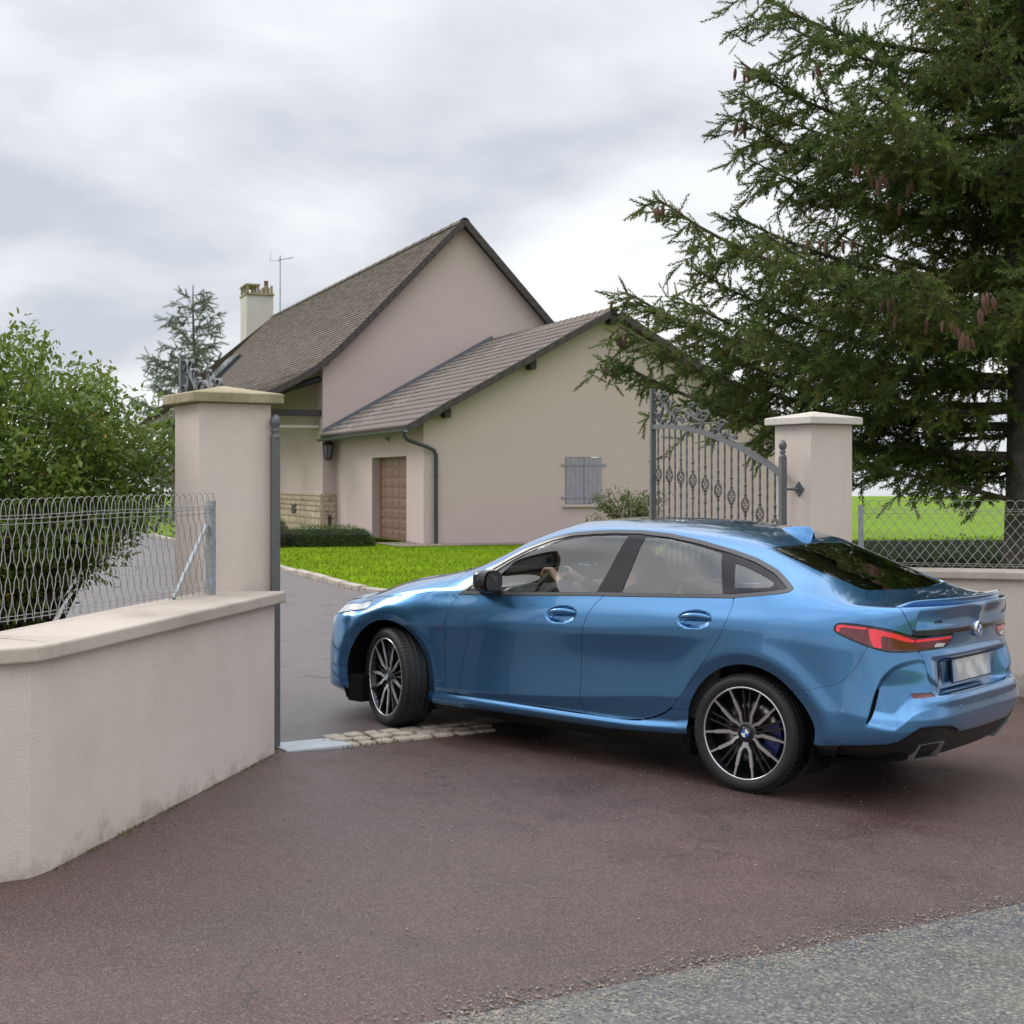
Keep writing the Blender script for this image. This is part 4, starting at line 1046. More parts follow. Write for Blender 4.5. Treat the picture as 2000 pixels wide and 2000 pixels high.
BAR_R = [(3.560,.955),(3.70,.953),(UMAX+.3,.945),(UMAX+.3,.918),(3.80,.921),(3.62,.925)]
HOOD_UZ = [(-1.6,.55),(-.80,.660),(-.60,.757),(-.45,.790),(-.30,.812),(-.15,.832),(-.03,.849),(.15,.873),(.27,.889),(.335,.903),(.39,.932),(.44,.965),(.50,1.02),(.6,1.4),(-1.6,1.4)]
ROOF_XY = [(1.06,.0),(1.06,.30),(1.10,.50),(1.16,.585),(1.40,.575),(2.0,.560),(2.50,.548),(2.60,.535),(2.635,.40),(2.65,0),(2.65,-.1),(1.06,-.1)]
WSCREEN_XY = [(.30,-.1),(.30,.15),(.345,.40),(.43,.60),(.505,.690),(.56,.690),(.75,.660),(1.0,.622),(1.135,.590),(1.07,.47),(1.04,.25),(1.035,-.1)]
BACK_XY = [(2.668,-.1),(2.665,.2),(2.645,.42),(2.612,.520),(2.66,.533),(2.85,.538),(3.05,.545),(3.17,.545),(3.205,.525),(3.245,.38),(3.268,.20),(3.275,-.1)]
HOOD_XY = [(-.79,-.1),(-.77,.30),(-.70,.48),(-.56,.645),(-.40,.720),(-.235,.775),(-.03,.815),(.12,.835),(.25,.842),(.33,.836),(.42,.808),(.50,.745),(.46,.64),(.385,.40),(.34,.15),(.335,-.1)]
TRUNK_XY = [(3.283,-.1),(3.276,.20),(3.252,.39),(3.212,.535),(3.222,.58),(3.255,.635),(3.30,.666),(3.37,.692),(3.443,.704),(3.60,.70),(3.75,.60),(3.75,-.1)]
SUN_XY = [(1.17,-.1),(1.17,.40),(1.21,.45),(1.66,.45),(1.70,.40),(1.70,-.1)]

SIDE = VV < TK[11] + .05                   # rows that belong to the flank
UPPER = VV > TK[8] + .03
def arch_r(i): return np.hypot(UU - ARCH[i][0], SZ - ARCH[i][1])

# ---- relief on the base surface
def relief():
    P = G0.copy()
    lowv = VV < TK[8]
    for (ax, az, ar) in ARCH:
        r = np.hypot(UU - ax, SZ - az)
        P[..., 1] -= np.where(lowv, .020 * np.clip((ar + .052 - r) / .052, 0, 1.2), 0)
        P[..., 1] += np.where(lowv, .007 * np.exp(-((r - ar - .07) / .06)**2) * (SZ > .35), 0)
    # outward direction
    du = np.gradient(P, axis=0); dv = np.gradient(P, axis=1)
    N = np.cross(dv, du); N /= np.linalg.norm(N, axis=2, keepdims=True) + 1e-9
    D = np.zeros((NU, NV))
    rear = UU > 3.25
    s = sdf_poly(RECESS, UU, SZ)
    zb = np.interp(UU, [3.309, 3.455, 3.548, 3.638, 3.90], [.462, .447, .520, .548, .545])
    D -= np.where(rear & lowv, .036 * sstep(-.003, .010, s) * np.clip((SZ - zb) / .085, 0, 1)**.8 * np.clip((3.80 - UU) / .36, 0, 1)**.7 * (1 - .65*sstep(.66,.77,SZ)), 0)
    s = sdf_poly(PLATE_REC, UU, SZ)
    D -= np.where(rear & lowv, (.052 + .045*np.clip((.80 - SZ)/.15, 0, 1)) * np.minimum(sstep(.803, .790, SZ), np.minimum(sstep(.612, .645, SZ), sstep(3.70, 3.93, UU))), 0)
    # bumper rounds out again under the lid; step above the diffuser
    s = sdf_poly(BLACK_LOW, UU, SZ)
    D -= np.where((UU > 3.2) & lowv, .022 * sstep(-.002, .02, s), 0)
    # scoop of the bumper over the exhausts
    D += np.where((UU > 3.4) & lowv, .010 * np.exp(-((SZ - .585) / .022)**2) * sstep(3.55, 3.75, UU), 0)
    # lid below the spoiler is hollowed a little
    D -= np.where((UU > 3.62) & (SZ > .955) & (SZ < 1.06) , .012 * np.sin(np.pi * np.clip((SZ - .955) / .105, 0, 1)), 0)
    # hood: two soft ribs and a raised middle
    hy = SY; hood = (SX < .45) & (VV > TK[8])
    D += np.where(hood, .007 * sstep(.60, .52, hy + .06 * (SX - .2)) + .004 * sstep(.28, .20, hy - .05 * (SX + .3)), 0)
    # door handle bowls
    for (hx, hz, slope) in ((1.417, .862, .09), (2.345, .918, .07)):
        a = (UU - hx) / .113; b = (SZ - hz - slope * (UU - hx)) / .047
        q = a*a + np.abs(b)**2.2
        D -= np.where(lowv, .034 * sstep(1.0, .45, q) * (b < 1.2), 0)
    P += N * D[..., None]
    return P

GP = relief()
GP[-1, :, 1] = 0; GP[0, :, 1] = 0; GP[:, -1, 1] = 0
_P = GP * np.array([1, -1, 1])                                     # local frame: +Y is the car's right
_du = np.gradient(_P, axis=0); _dv = np.gradient(_P, axis=1)
NRM = np.cross(_du, _dv); _l = np.linalg.norm(NRM, axis=2, keepdims=True)
NRM = NRM / np.maximum(_l, 1e-12)
NRM[:, -1, 1] = 0; NRM[-1, :, 1] = 0; NRM[0, :, 1] = 0
NRM /= np.maximum(np.linalg.norm(NRM, axis=2, keepdims=True), 1e-9)
bad = (_l[..., 0] < 1e-8)
NRM[bad] = (0, 0, 1)
VPOS = _P.reshape(-1, 3); VNRM = NRM.reshape(-1, 3)
_idx = np.arange(NU * NV).reshape(NU, NV)
_a, _b, _c, _d = _idx[:-1, :-1].ravel(), _idx[1:, :-1].ravel(), _idx[1:, 1:].ravel(), _idx[:-1, 1:].ravel()
TRIS = np.concatenate([np.stack([_a, _b, _c], 1), np.stack([_a, _c, _d], 1)])
_e1 = VPOS[TRIS[:, 1]] - VPOS[TRIS[:, 0]]; _e2 = VPOS[TRIS[:, 2]] - VPOS[TRIS[:, 0]]
TRIS = TRIS[np.linalg.norm(np.cross(_e1, _e2), axis=1) > 1e-9]

def clip_surface(field):
    """the part of the left half of the car surface where field > 0: verts, normals, tris, rim edges"""
    f = field.ravel(); pos = f > 0
    t = TRIS; cnt = pos[t].sum(1)
    full = t[cnt == 3]
    newpairs = []
    tris_sym = []
    for want in (1, 2):
        m = t[cnt == want]
        if not len(m): continue
        p = pos[m] if want == 1 else ~pos[m]
        k = np.argmax(p, 1); r = np.arange(len(m))
        A = m[r, k]; B = m[r, (k+1) % 3]; C = m[r, (k+2) % 3]
        tris_sym.append((want, A, B, C))
        newpairs += [np.stack([A, B], 1), np.stack([A, C], 1)]
    V, N = VPOS, VNRM
    rim = np.zeros((0, 2), int)
    allt = [full]; nb = len(V)
    if newpairs:
        pr = np.sort(np.concatenate(newpairs), 1)
        uniq, inv = np.unique(pr, axis=0, return_inverse=True); inv = inv.ravel()
        fa, fb = f[uniq[:, 0]], f[uniq[:, 1]]
        w = (fa / (fa - fb))[:, None]
        nv = V[uniq[:, 0]] * (1-w) + V[uniq[:, 1]] * w
        nn = N[uniq[:, 0]] * (1-w) + N[uniq[:, 1]] * w
        V = np.concatenate([V, nv]); N = np.concatenate([N, nn])
        o = 0; rims = []
        for want, A, B, C in tris_sym:
            n = len(A); AB = inv[o:o+n] + nb; AC = inv[o+n:o+2*n] + nb; o += 2*n
            if want == 1:
                allt.append(np.stack([A, AB, AC], 1)); rims.append(np.stack([AB, AC], 1))
            else:
                allt.append(np.stack([AB, B, C], 1)); allt.append(np.stack([AB, C, AC], 1)); rims.append(np.stack([AC, AB], 1))
        rim = np.concatenate(rims)
    T = np.concatenate(allt)
    used = np.unique(np.concatenate([T.ravel(), rim.ravel()])) if len(T) else np.zeros(0, int)
    mp = np.full(len(V), -1); mp[used] = np.arange(len(used))
    N = N[used]; N = N / np.maximum(np.linalg.norm(N, axis=1, keepdims=True), 1e-9)
    return V[used], N, mp[T], mp[rim]

def panel_mesh(name, field, mat, sides='both', offset=0., lip=.012):
    V, N, T, R = clip_surface(field)
    if not len(T): return None
    V = V + N * offset
    if lip and len(R):
        ru = np.unique(R); m2 = np.full(len(V), -1)
        base = len(V); m2[ru] = np.arange(len(ru))
        Va = V[ru]; Vb = V[ru] - N[ru] * lip
        # rim normals: sideways
        acc = np.zeros((len(ru), 3))
        e = V[R[:, 1]] - V[R[:, 0]]; nn = np.cross(e, N[R[:, 0]])
        np.add.at(acc, m2[R[:, 0]], nn); np.add.at(acc, m2[R[:, 1]], nn)
        acc /= np.maximum(np.linalg.norm(acc, axis=1, keepdims=True), 1e-9)
        V = np.concatenate([V, Va, Vb]); N = np.concatenate([N, acc, acc])
        a = base + m2[R[:, 0]]; b = base + m2[R[:, 1]]; k = len(ru)
        T = np.concatenate([T, np.stack([b, a, a + k], 1), np.stack([b, a + k, b + k], 1)])
    Vm, Nm, Tm = V * np.array([1, -1, 1]), N * np.array([1, -1, 1]), T[:, ::-1]
    if sides == 'right': V, N, T = Vm, Nm, Tm
    elif sides == 'both':
        T = np.concatenate([T, Tm + len(V)]); V = np.concatenate([V, Vm]); N = np.concatenate([N, Nm])
    return raw_mesh(name, V, T, mat, N)


# ---------------------------------------------------------------- car materials
def paint_mat():
    m = mat('car_paint_blue', (.064, .210, .425), rough=.22, metal=.82, coat=1., coat_rough=.015)
    nt = m.node_tree; n = nt.nodes; l = nt.links; b = n['Principled BSDF']
    t = n.new('ShaderNodeTexVoronoi'); t.inputs['Scale'].default_value = 2600
    tcn = n.new('ShaderNodeTexCoord'); l.new(tcn.outputs['Object'], t.inputs['Vector'])
    bp = n.new('ShaderNodeBump'); bp.inputs['Strength'].default_value = .08; bp.inputs['Distance'].default_value = .0004
    l.new(t.outputs['Color'], bp.inputs['Height']); l.new(bp.outputs[0], b.inputs['Normal'])
    return m
M_PAINT = paint_mat()
M_GLOSSBLK = mat('gloss_black', (.008, .008, .010), rough=.08, coat=.6)
M_PILLAR = mat('pillar_black', (.008, .008, .011), rough=.12, spec=.35)
M_EXH = mat('exhaust_steel', (.30, .30, .30), rough=.35, metal=.4)
M_SATIN = mat('satin_black_trim', (.05, .05, .055), rough=.28, spec=.6)
M_PLASTIC = mat('black_plastic', (.008, .008, .009), rough=.42, noise=(60, .3), bump=(400, .2, .001), two=((.03, .028, .025), 9, .58, .9))
M_LINER = mat('dark_liner', (.006, .006, .0065), rough=.9, spec=.2)
M_CABIN = mat('cabin_trim', (.035, .035, .037), rough=.7, noise=(30, .25))
M_SEAT = mat('seat_leather', (.030, .030, .034), rough=.5, bump=(180, .25, .002))
M_HEADLIN = mat('headliner_grey', (.34, .345, .35), rough=.9)
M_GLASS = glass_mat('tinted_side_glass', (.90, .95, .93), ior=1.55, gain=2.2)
M_SCREEN = glass_mat('windscreen_glass', (.82, .86, .84), ior=1.5, gain=1.0)
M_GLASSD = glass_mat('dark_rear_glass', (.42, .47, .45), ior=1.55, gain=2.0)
M_CHROME = mat('chrome', (.75, .75, .76), rough=.12, metal=1.)
M_DCHROME = mat('dark_chrome', (.22, .22, .23), rough=.18, metal=1.)
M_MACHINED = mat('machined_alloy', (.62, .62, .64), rough=.26, metal=.92)
M_RIMDARK = mat('rim_black', (.010, .010, .012), rough=.25, coat=.4)
M_RUBBER = mat('tyre_rubber', (.013, .013, .014), rough=.62, noise=(40, .35), bump=(220, .15, .001))
M_DISC = mat('brake_disc', (.33, .31, .29), rough=.35, metal=.9)
M_CALIPER = mat('caliper_blue', (.02, .03, .16), rough=.3, coat=.5)
M_REDDARK = mat('lamp_red_dark', (.13, .003, .008), rough=.15, coat=1., spec=.6)
M_REDLIT = mat('lamp_red_bright', (.72, .018, .035), rough=.12, coat=1., emit=((1, .03, .07), .16))
M_REFLRED = mat('reflector_red', (.12, .006, .008), rough=.2, coat=.8)
M_LENSCLR = mat('lamp_clear', (.62, .60, .60), rough=.12, coat=1.)
M_HEADLAMP = mat('headlamp_lens', (.62, .64, .64), rough=.10, metal=.25, coat=1., noise=(14, .35))
M_WHITE = mat('emblem_white', (.75, .75, .75), rough=.2, coat=.5)
M_BLUE = mat('emblem_blue', (.02, .12, .42), rough=.2, coat=.5)
M_BADGE = mat('badge_dark', (.05, .05, .055), rough=.25, metal=.6)
M_MIRROR = mat('mirror_glass', (.16, .17, .18), rough=.03, metal=1.)
M_CAPBLK = mat('mirror_cap_black', (.014, .013, .013), rough=.10, coat=1.)
def plate_material():
    m = mat('number_plate', (.55, .54, .53), rough=.35, coat=.3)
    nt = m.node_tree; n = nt.nodes; l = nt.links; b = n['Principled BSDF']
    t = n.new('ShaderNodeTexNoise'); t.inputs['Scale'].default_value = 11; t.inputs['Detail'].default_value = 0
    tcn = n.new('ShaderNodeTexCoord'); l.new(tcn.outputs['Object'], t.inputs['Vector'])
    r = n.new('ShaderNodeValToRGB'); r.color_ramp.elements[0].color = (.36, .36, .37, 1); r.color_ramp.elements[1].color = (.60, .59, .57, 1)
    r.color_ramp.elements[0].position = .34; r.color_ramp.elements[1].position = .62
    l.new(t.outputs['Fac'], r.inputs['Fac'])
    # blue bands towards both ends, soft
    s = n.new('ShaderNodeSeparateXYZ'); l.new(tcn.outputs['Object'], s.inputs[0])
    a = n.new('ShaderNodeMath'); a.operation = 'ABSOLUTE'; l.new(s.outputs['Y'], a.inputs[0])
    g = n.new('ShaderNodeMapRange'); g.inputs['From Min'].default_value = .20; g.inputs['From Max'].default_value = .27; g.clamp = True
    l.new(a.outputs[0], g.inputs['Value'])
    mx = n.new('ShaderNodeMix'); mx.data_type = 'RGBA'; mx.inputs['B'].default_value = (.14, .24, .40, 1)
    l.new(g.outputs[0], mx.inputs['Factor']); l.new(r.outputs['Color'], mx.inputs['A']); l.new(mx.outputs['Result'], b.inputs['Base Color'])
    return m
M_PLATE = plate_material()

# ---------------------------------------------------------------- the car: +X to its tail, +Y to its right
CAR_TH, CAR_PIT, CAR_K = .666, .0351, .007
_cx = Vector((math.cos(CAR_TH), -math.sin(CAR_TH), -math.tan(CAR_PIT))).normalized()
_cy = Vector((math.sin(CAR_TH), math.cos(CAR_TH), -CAR_K)); _cz = _cx.cross(_cy).normalized(); _cy = _cz.cross(_cx)
car = empty('car', label='metallic blue four-door coupe turning in through the open gate', category='car')
_o = Vector((1.796, 8.8462, -CAR_K * .8)) - _cx * 2.67
car.matrix_world = Matrix(((_cx.x, _cy.x, _cz.x, _o.x), (_cx.y, _cy.y, _cz.y, _o.y), (_cx.z, _cy.z, _cz.z, _o.z), (0, 0, 0, 1)))

GAP = .0028
F_ARCH = np.minimum(arch_r(0) - ARCH[0][2], arch_r(1) - ARCH[1][2])
F_ARCH = np.where(VV < TK[8], F_ARCH, 1.)
def flank(poly, vmax): return np.where(VV < vmax, sdf_poly(poly, UU, SZ), -1.)
F_DLO = flank(DLO_OUT, TK[11] + .06)
F_DF = np.minimum(flank(DOOR_F, TK[9]), -F_DLO); F_DR = np.minimum(flank(DOOR_R, TK[9]), -F_DLO)
F_SILL = flank(SILL, TK[5])
F_LOW = flank(BLACK_LOW, TK[6])
F_LAMP = flank(LAMP_R, TK[8] + .02)
F_HEAD = flank(HEAD_L, TK[8] + .01)
F_BR = flank(BUMPER_R, TK[8])
F_BF = flank(BUMPER_F, TK[8])
w = np.clip((VV - (TK[8] - .06)) / .07, 0, 1)
F_TRUNK = np.where(UU > 2.9, sdf_poly(TRUNK_XY, SX, SY) * w + sdf_poly(TRUNK_UZ, UU, SZ) * (1 - w), -1.)
F_BR = np.minimum(F_BR, -F_TRUNK)
wh_ = np.clip((VV - TK[9]) / (TK[10] - TK[9]), 0, 1)
F_HOOD = np.where((VV > TK[6]) & (SX < .7), sdf_poly(HOOD_XY, SX, SY) * wh_ + sdf_poly(HOOD_UZ, UU, SZ) * (1 - wh_), -1.)
F_WS = np.where((VV > TK[10]) & (SX < 1.3), sdf_poly(WSCREEN_XY, SX, SY), -1.)
F_BACK = np.where((VV > TK[9]) & (SX > 2.3), sdf_poly(BACK_XY, SX, SY), -1.)
F_SUN = np.where((VV > TK[12] - .05) & (SX > .9) & (SX < 2.2), sdf_poly(SUN_XY, SX, SY), -1.)
F_SLOT = flank(SLOT, TK[7]); F_REFL = flank(REFLECT, TK[7])
F_BAR = np.minimum(flank(BAR_R, TK[8]), -F_LAMP)
def inter(*a):
    r = a[0]
    for q in a[1:]: r = np.minimum(r, q)
    return r
def panel(name, field, material, parent=None, sides='both', offset=0., lip=.012):
    me = panel_mesh(name, field, material, sides, offset, lip)
    return link(name, me, parent or car)

panel('body_shell', inter(F_ARCH, -F_DLO, -F_DF - GAP*.4, -F_DR - GAP*.4, -F_SILL - GAP*.3, -F_LOW, -F_LAMP - .001, -F_HEAD - .002, -F_BR - GAP*.3, -F_BF - GAP*.3,
      -F_TRUNK - GAP*.5, -F_HOOD - GAP*.5, -F_WS, -F_BACK, -F_SUN, VV - TK[0] - .03), M_PAINT)
panel('hood', inter(F_HOOD - GAP*.5, -F_HEAD - .002), M_PAINT)
trunk = panel('trunk_lid', inter(F_TRUNK - GAP*.5, -F_LAMP - .001, -F_BAR, -F_BACK - .004), M_PAINT)
panel('rear_bumper', inter(F_BR - GAP*.3, F_ARCH, -F_LOW - .001, -F_SLOT, -F_REFL - .001, -F_LAMP - .001), M_PAINT)
panel('rear_diffuser', inter(F_LOW, F_ARCH, UU - 2.9, VV - .02), M_PLASTIC)
panel('front_bumper', inter(F_BF - GAP*.3, F_ARCH, -F_LOW, -F_HEAD - .002), M_PAINT)
panel('front_lip', inter(F_LOW, F_ARCH, -.2 - UU), M_PLASTIC)
for sd_ in ('left', 'right'):
    panel('bumper_slot', inter(F_SLOT), M_LINER, sides=sd_, offset=-.012, lip=0)
    panel('reflector', inter(F_REFL), M_REFLRED, sides=sd_, offset=-.003)
panel('rear_trim_bar', F_BAR, M_GLOSSBLK, parent=trunk, offset=-.002)
panel('windscreen', F_WS - .004, M_SCREEN, offset=-.003)
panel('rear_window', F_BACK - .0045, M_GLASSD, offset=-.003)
panel('rear_window_border', inter(F_BACK, .030 - F_BACK), M_GLOSSBLK, offset=-.005, lip=0)
panel('sunroof', F_SUN - .004, M_GLOSSBLK, offset=-.001)
for sd_ in ('left', 'right'):
    panel('side_sill', inter(F_SILL - GAP*.3, F_ARCH, -F_LOW, -F_DF - GAP*.5, -F_DR - GAP*.5), M_PAINT, sides=sd_)
    panel('sill_trim', inter(F_LOW, F_ARCH, UU + .1, 2.8 - UU), M_PLASTIC, sides=sd_)
    df = panel('door', inter(F_DF - GAP*.6), M_PAINT, sides=sd_)
    dr = panel('door', inter(F_DR - GAP*.6, F_ARCH), M_PAINT, sides=sd_)
    panel('window_surround', inter(F_DLO - .001, .021 - F_DLO), M_SATIN, sides=sd_, offset=.002)
    wf, wr, wq, qp = (flank(q, TK[11] + .06) for q in (WIN_F, WIN_R, WIN_Q, QG_PANEL))
    panel('pillar_trim', inter(F_DLO - .020, -wf, -wr, -qp), M_PILLAR, sides=sd_, offset=-.004)
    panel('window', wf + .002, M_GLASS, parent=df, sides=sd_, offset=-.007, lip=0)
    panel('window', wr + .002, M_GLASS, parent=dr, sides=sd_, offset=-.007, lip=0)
    q = panel('quarter_window', inter(qp, -wq), M_PILLAR, sides=sd_, offset=-.002)
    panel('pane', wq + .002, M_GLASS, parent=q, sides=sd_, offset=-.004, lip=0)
    # door handles
    for d_, (hx, hz, slope) in ((df, (1.417, .866, .09)), (dr, (2.345, .922, .07))):
        rings = []; s = -1 if sd_ == 'left' else 1
        for t in np.linspace(-1, 1, 17):
            x = hx + .104 * t; z = hz + .004 + slope * .104 * t + .012 * (1 - t*t)
            i = int(np.argmin(abs(UC - x))); k = int(np.argmin(abs(G0[i, :, 2] - z) + (TV > TK[8]) * 9)); y = G0[i, k, 1]
            hh = .0175 * (1 - .75 * abs(t)**3); dep = .010 * (1 - .8 * abs(t)**4); yo = y - .012 + .020 * (1 - abs(t)**3)
            rings.append([(x, s * (yo + dep * math.cos(a)), z + hh * math.sin(a)) for a in np.linspace(0, 2*PI, 13)[:-1]])
        if s > 0: rings = rings[::-1]
        MB().loft(rings, smooth=True).build('door_handle', M_PAINT, d_, fix=True)
    # tail lamp: dark housing with the bright bars standing proud
    lamp = panel('tail_lamp', inter(F_LAMP - .001), M_GLOSSBLK, sides=sd_, offset=-.004, lip=.02)
    panel('lens', F_LAMP - .009, M_REDDARK, parent=lamp, sides=sd_, offset=.0005, lip=.006)
    B1 = [(3.357,.957),(3.398,.954),(3.504,.934),(3.581,.911),(3.617,.902),(3.618,.891),(3.568,.894),(3.49,.913),(3.431,.924),(3.424,.908),(3.437,.860),(3.394,.864),(3.371,.905)]
    B2 = [(3.622,.905),(3.763,.910),(3.955,.909),(3.935,.897),(3.764,.896),(3.628,.891)]
    B3 = [(3.192,.960),(3.231,.969),(3.352,.960),(3.356,.950),(3.235,.956),(3.208,.950),(3.214,.928),(3.195,.930)]
    B4 = [(3.45,.866),(3.60,.862),(3.61,.854),(3.46,.856)]
    B5 = [(3.64,.866),(3.76,.866),(3.76,.858),(3.64,.858)]
    for bb in (B1, B2, B3):
        panel('light_bar', inter(flank(bb, TK[8]), F_LAMP - .006), M_REDLIT, parent=lamp, sides=sd_, offset=.0025, lip=.004)
    for bb in (B4, B5):
        panel('light_bar', inter(flank(bb, TK[8]), F_LAMP - .006), M_REFLRED, parent=lamp, sides=sd_, offset=.0025, lip=.004)
    panel('reversing_light', inter(flank([(3.78,.871),(3.798,.880),(3.885,.875),(3.862,.858),(3.775,.860)], TK[8])), M_LENSCLR, parent=lamp, sides=sd_, offset=.002, lip=.004)
    hl = panel('headlight', F_HEAD, M_GLOSSBLK, sides=sd_, offset=-.006, lip=.02)
    panel('lens', F_HEAD - .006, M_HEADLAMP, parent=hl, sides=sd_, offset=-.001, lip=.006)
# dark inside skin so that gaps read dark and nothing shows through
panel('inner_skin', inter(F_ARCH - .002, -F_DLO - .0, -F_WS - .004, -F_BACK - .008), M_LINER, offset=-.020, lip=0)
panel('headlining', inter(VV - TK[11] - .02, UU - 1.0, 2.75 - UU, -F_WS - .01, -F_BACK - .02), M_HEADLIN, offset=-.032, lip=0)

# underbody and wheel housings
u = MB()
u.bbox((-.60, -.70, .175), (3.00, .70, .21)); u.loft([[(3.0, -.70, .175), (3.0, .70, .175), (3.0, .70, .21), (3.0, -.70, .21)], [(3.5, -.70, .27), (3.5, .70, .27), (3.5, .70, .31), (3.5, -.70, .31)]])
for ax in (0.0, 2.67):
    for s in (-1, 1):
        ring = lambda y: [(ax + .40*math.cos(a), s*y, .324 + .40*math.sin(a)) for a in np.linspace(-.15*PI, 1.15*PI, 25)]
        u.loft([ring(.865), ring(.55)], closed=False)
        r2 = [(ax, s*.55, .2)] + ring(.55)
        u.add(r2, [(0, k, k+1) for k in range(1, 25)])
u.build('underbody', M_LINER, car)
for s in (-1, 1):                                     # air deflector ahead of the front wheel
    m_ = MB(); m_.bbox((-.36, min(s*.60, s*.855), .125), (-.225, max(s*.60, s*.855), .30), .01); m_.build('wheel_deflector', M_LINER, car)
    m_ = MB(); m_.bbox((2.27, min(s*.62, s*.845), .15), (2.31, max(s*.62, s*.845), .30), .008); m_.build('mud_guard', M_LINER, car)

# ---------------------------------------------------------------- wheels (outer face towards -Y)
def make_wheel():
    w = link('wheel', None, car); w.empty_display_size = .1
    RT, RR = .322, .257
    t = MB()
    prof = [(RR-.006,.0),(RR+.004,-.006),(RR+.016,-.010),(RR+.040,-.013),(RT-.016,-.006),(RT-.006,.008),(RT-.001,.03),(RT,.055)]
    full = prof + [(r, .225 - h) for r, h in prof[::-1]]
    t.lathe(full, axis='Y', n=72, caps=False)
    # tread grooves and shoulder blocks
    for gy in (.055, .09, .135, .17):
        t.lathe([(RT+.0006, gy-.004), (RT+.0022, gy-.003), (RT+.0022, gy+.011), (RT+.0006, gy+.012)], axis='Y', n=72, caps=False)
    for k in range(72):
        a = 2*PI*k/72; M = Matrix.Rotation(-a, 3, 'Y')
        t.box(M @ Vector((RT - .002, .026, 0)), (.008, .030, .018), M=M)
    tyre = t.build('tyre', M_RUBBER, w, fix=True)
    b = MB(); b.lathe([(RR-.004,.004),(RR-.012,.02),(RR-.022,.05),(RR-.03,.10),(RR-.02,.19),(RR-.004,.215)], axis='Y', n=64, caps=False)
    rim = b.build('rim', M_RIMDARK, w)
    lp = MB(); lp.lathe([(RR-.010,.010),(RR-.012,-.001),(RR-.0085,-.0045),(RR-.003,-.0045),(RR,.0),(RR,.008)], axis='Y', n=96, caps=False)
    lp.build('rim_lip', M_MACHINED, rim)
    # five tulip pairs of machined spokes
    def strip(pts, wid, y_face, th, name, material, parent):
        """spoke along polar points (r, angle); its face is curved inwards towards the hub"""
        m = MB(); P = [(r*math.cos(a), r*math.sin(a)) for r, a in pts]
        rg = []
        for i, (x, z) in enumerate(P):
            x0, z0 = P[max(i-1, 0)]; x1, z1 = P[min(i+1, len(P)-1)]
            d = math.hypot(x1-x0, z1-z0); nx, nz = -(z1-z0)/d, (x1-x0)/d
            h = wid[i]/2; y = y_face[i]
            rg.append([(x+nx*h, y, z+nz*h), (x-nx*h, y, z-nz*h), (x-nx*h*1.1, y+th, z-nz*h*1.1), (x+nx*h*1.1, y+th, z+nz*h*1.1)])
        m.loft(rg); return m.build(name, material, parent, fix=True)
    cart = [(.046, .007), (.072, .013), (.098, .030), (.140, .0385), (.172, .0445), (.179, .0458), (.186, .0470), (.215, .0525), (RR-.009, .0585)]
    rr = [math.hypot(*q) for q in cart]; off = [math.atan2(q[1], q[0]) for q in cart]
    wd = [.014, .0155, .0175, .0185, .0180, .0170, .0110, .0103, .0103]
    yf = [.020, .016, .012, .008, .005, .004, .004, .001, -.003]
    for p in range(5):
        c = -PI/2 + p * 2*PI/5
        for s in (-1, 1):
            strip([(r, c + s*o) for r, o in zip(rr, off)], wd, yf, .006, 'spoke', M_MACHINED, rim)
            strip([(r, c + s*o) for r, o in zip(rr, off)], [q*1.25+.004 for q in wd], [q+.0055 for q in yf], .03, 'spoke_side', M_RIMDARK, rim)
        strip([(.046, c), (.066, c), (.080, c)], [.026, .034, .030], [.021, .018, .016], .02, 'spoke_root', M_MACHINED if p == 0 else M_RIMDARK, rim)
        for s in (-1, 1):                                  # dark secondary spokes between the pairs
            c2 = c + PI/5
            strip([(.05, c2 + s*.20), (.11, c2 + s*.12), (RR-.02, c2 + s*.085)], [.012, .010, .009], [.030, .026, .018], .028, 'secondary_spoke', M_RIMDARK, rim)
            strip([(.10, c2 + s*.145), (RR-.03, c2 + s*.103)], [.0022, .0022], [.0245, .0165], .004, 'spoke_edge', M_DCHROME, rim)
    hub = MB(); hub.lathe([(.062,.05),(.062,.024),(.050,.019),(.036,.018)], axis='Y', n=40); hub.build('hub', M_RIMDARK, rim, fix=True)
    cap = MB(); cap.lathe([(.034,.03),(.034,.013),(.031,.010),(.0,.009)], axis='Y', n=32, caps=False); cap = cap.build('hub_cap', M_GLOSSBLK, w, fix=True)
    quadrants(cap, .023, (0, .0082, 0), 'Y')
    for k in range(5):
        a = -PI/2 + PI/5 + k*2*PI/5; bo = MB(); bo.lathe([(.010,.05),(.010,.028),(.006,.026)], (.052*math.cos(a)*1.0, 0, .052*math.sin(a)), n=10, axis='Y')
        bo.build('wheel_bolt', M_DCHROME, rim, fix=True)
    d = MB(); d.lathe([(.10,.085),(.10,.080),(.170,.080),(.170,.105),(.1,.105)], axis='Y', n=48, caps=True); d.build('brake_disc', M_DISC, w, fix=True)
    cl = MB(); ring = lambda r: [(r*math.cos(a), r*math.sin(a)) for a in np.linspace(-.55, .45, 9)]
    cl.prism(ring(.105) + ring(.192)[::-1], .062, .13); cl.build('brake_caliper', M_CALIPER, w, fix=True)
    hb = MB(); hb.lathe([(.235,.10),(.235,.101),(.0,.102)], axis='Y', n=32); hb.build('brake_shield', M_LINER, w)
    return w

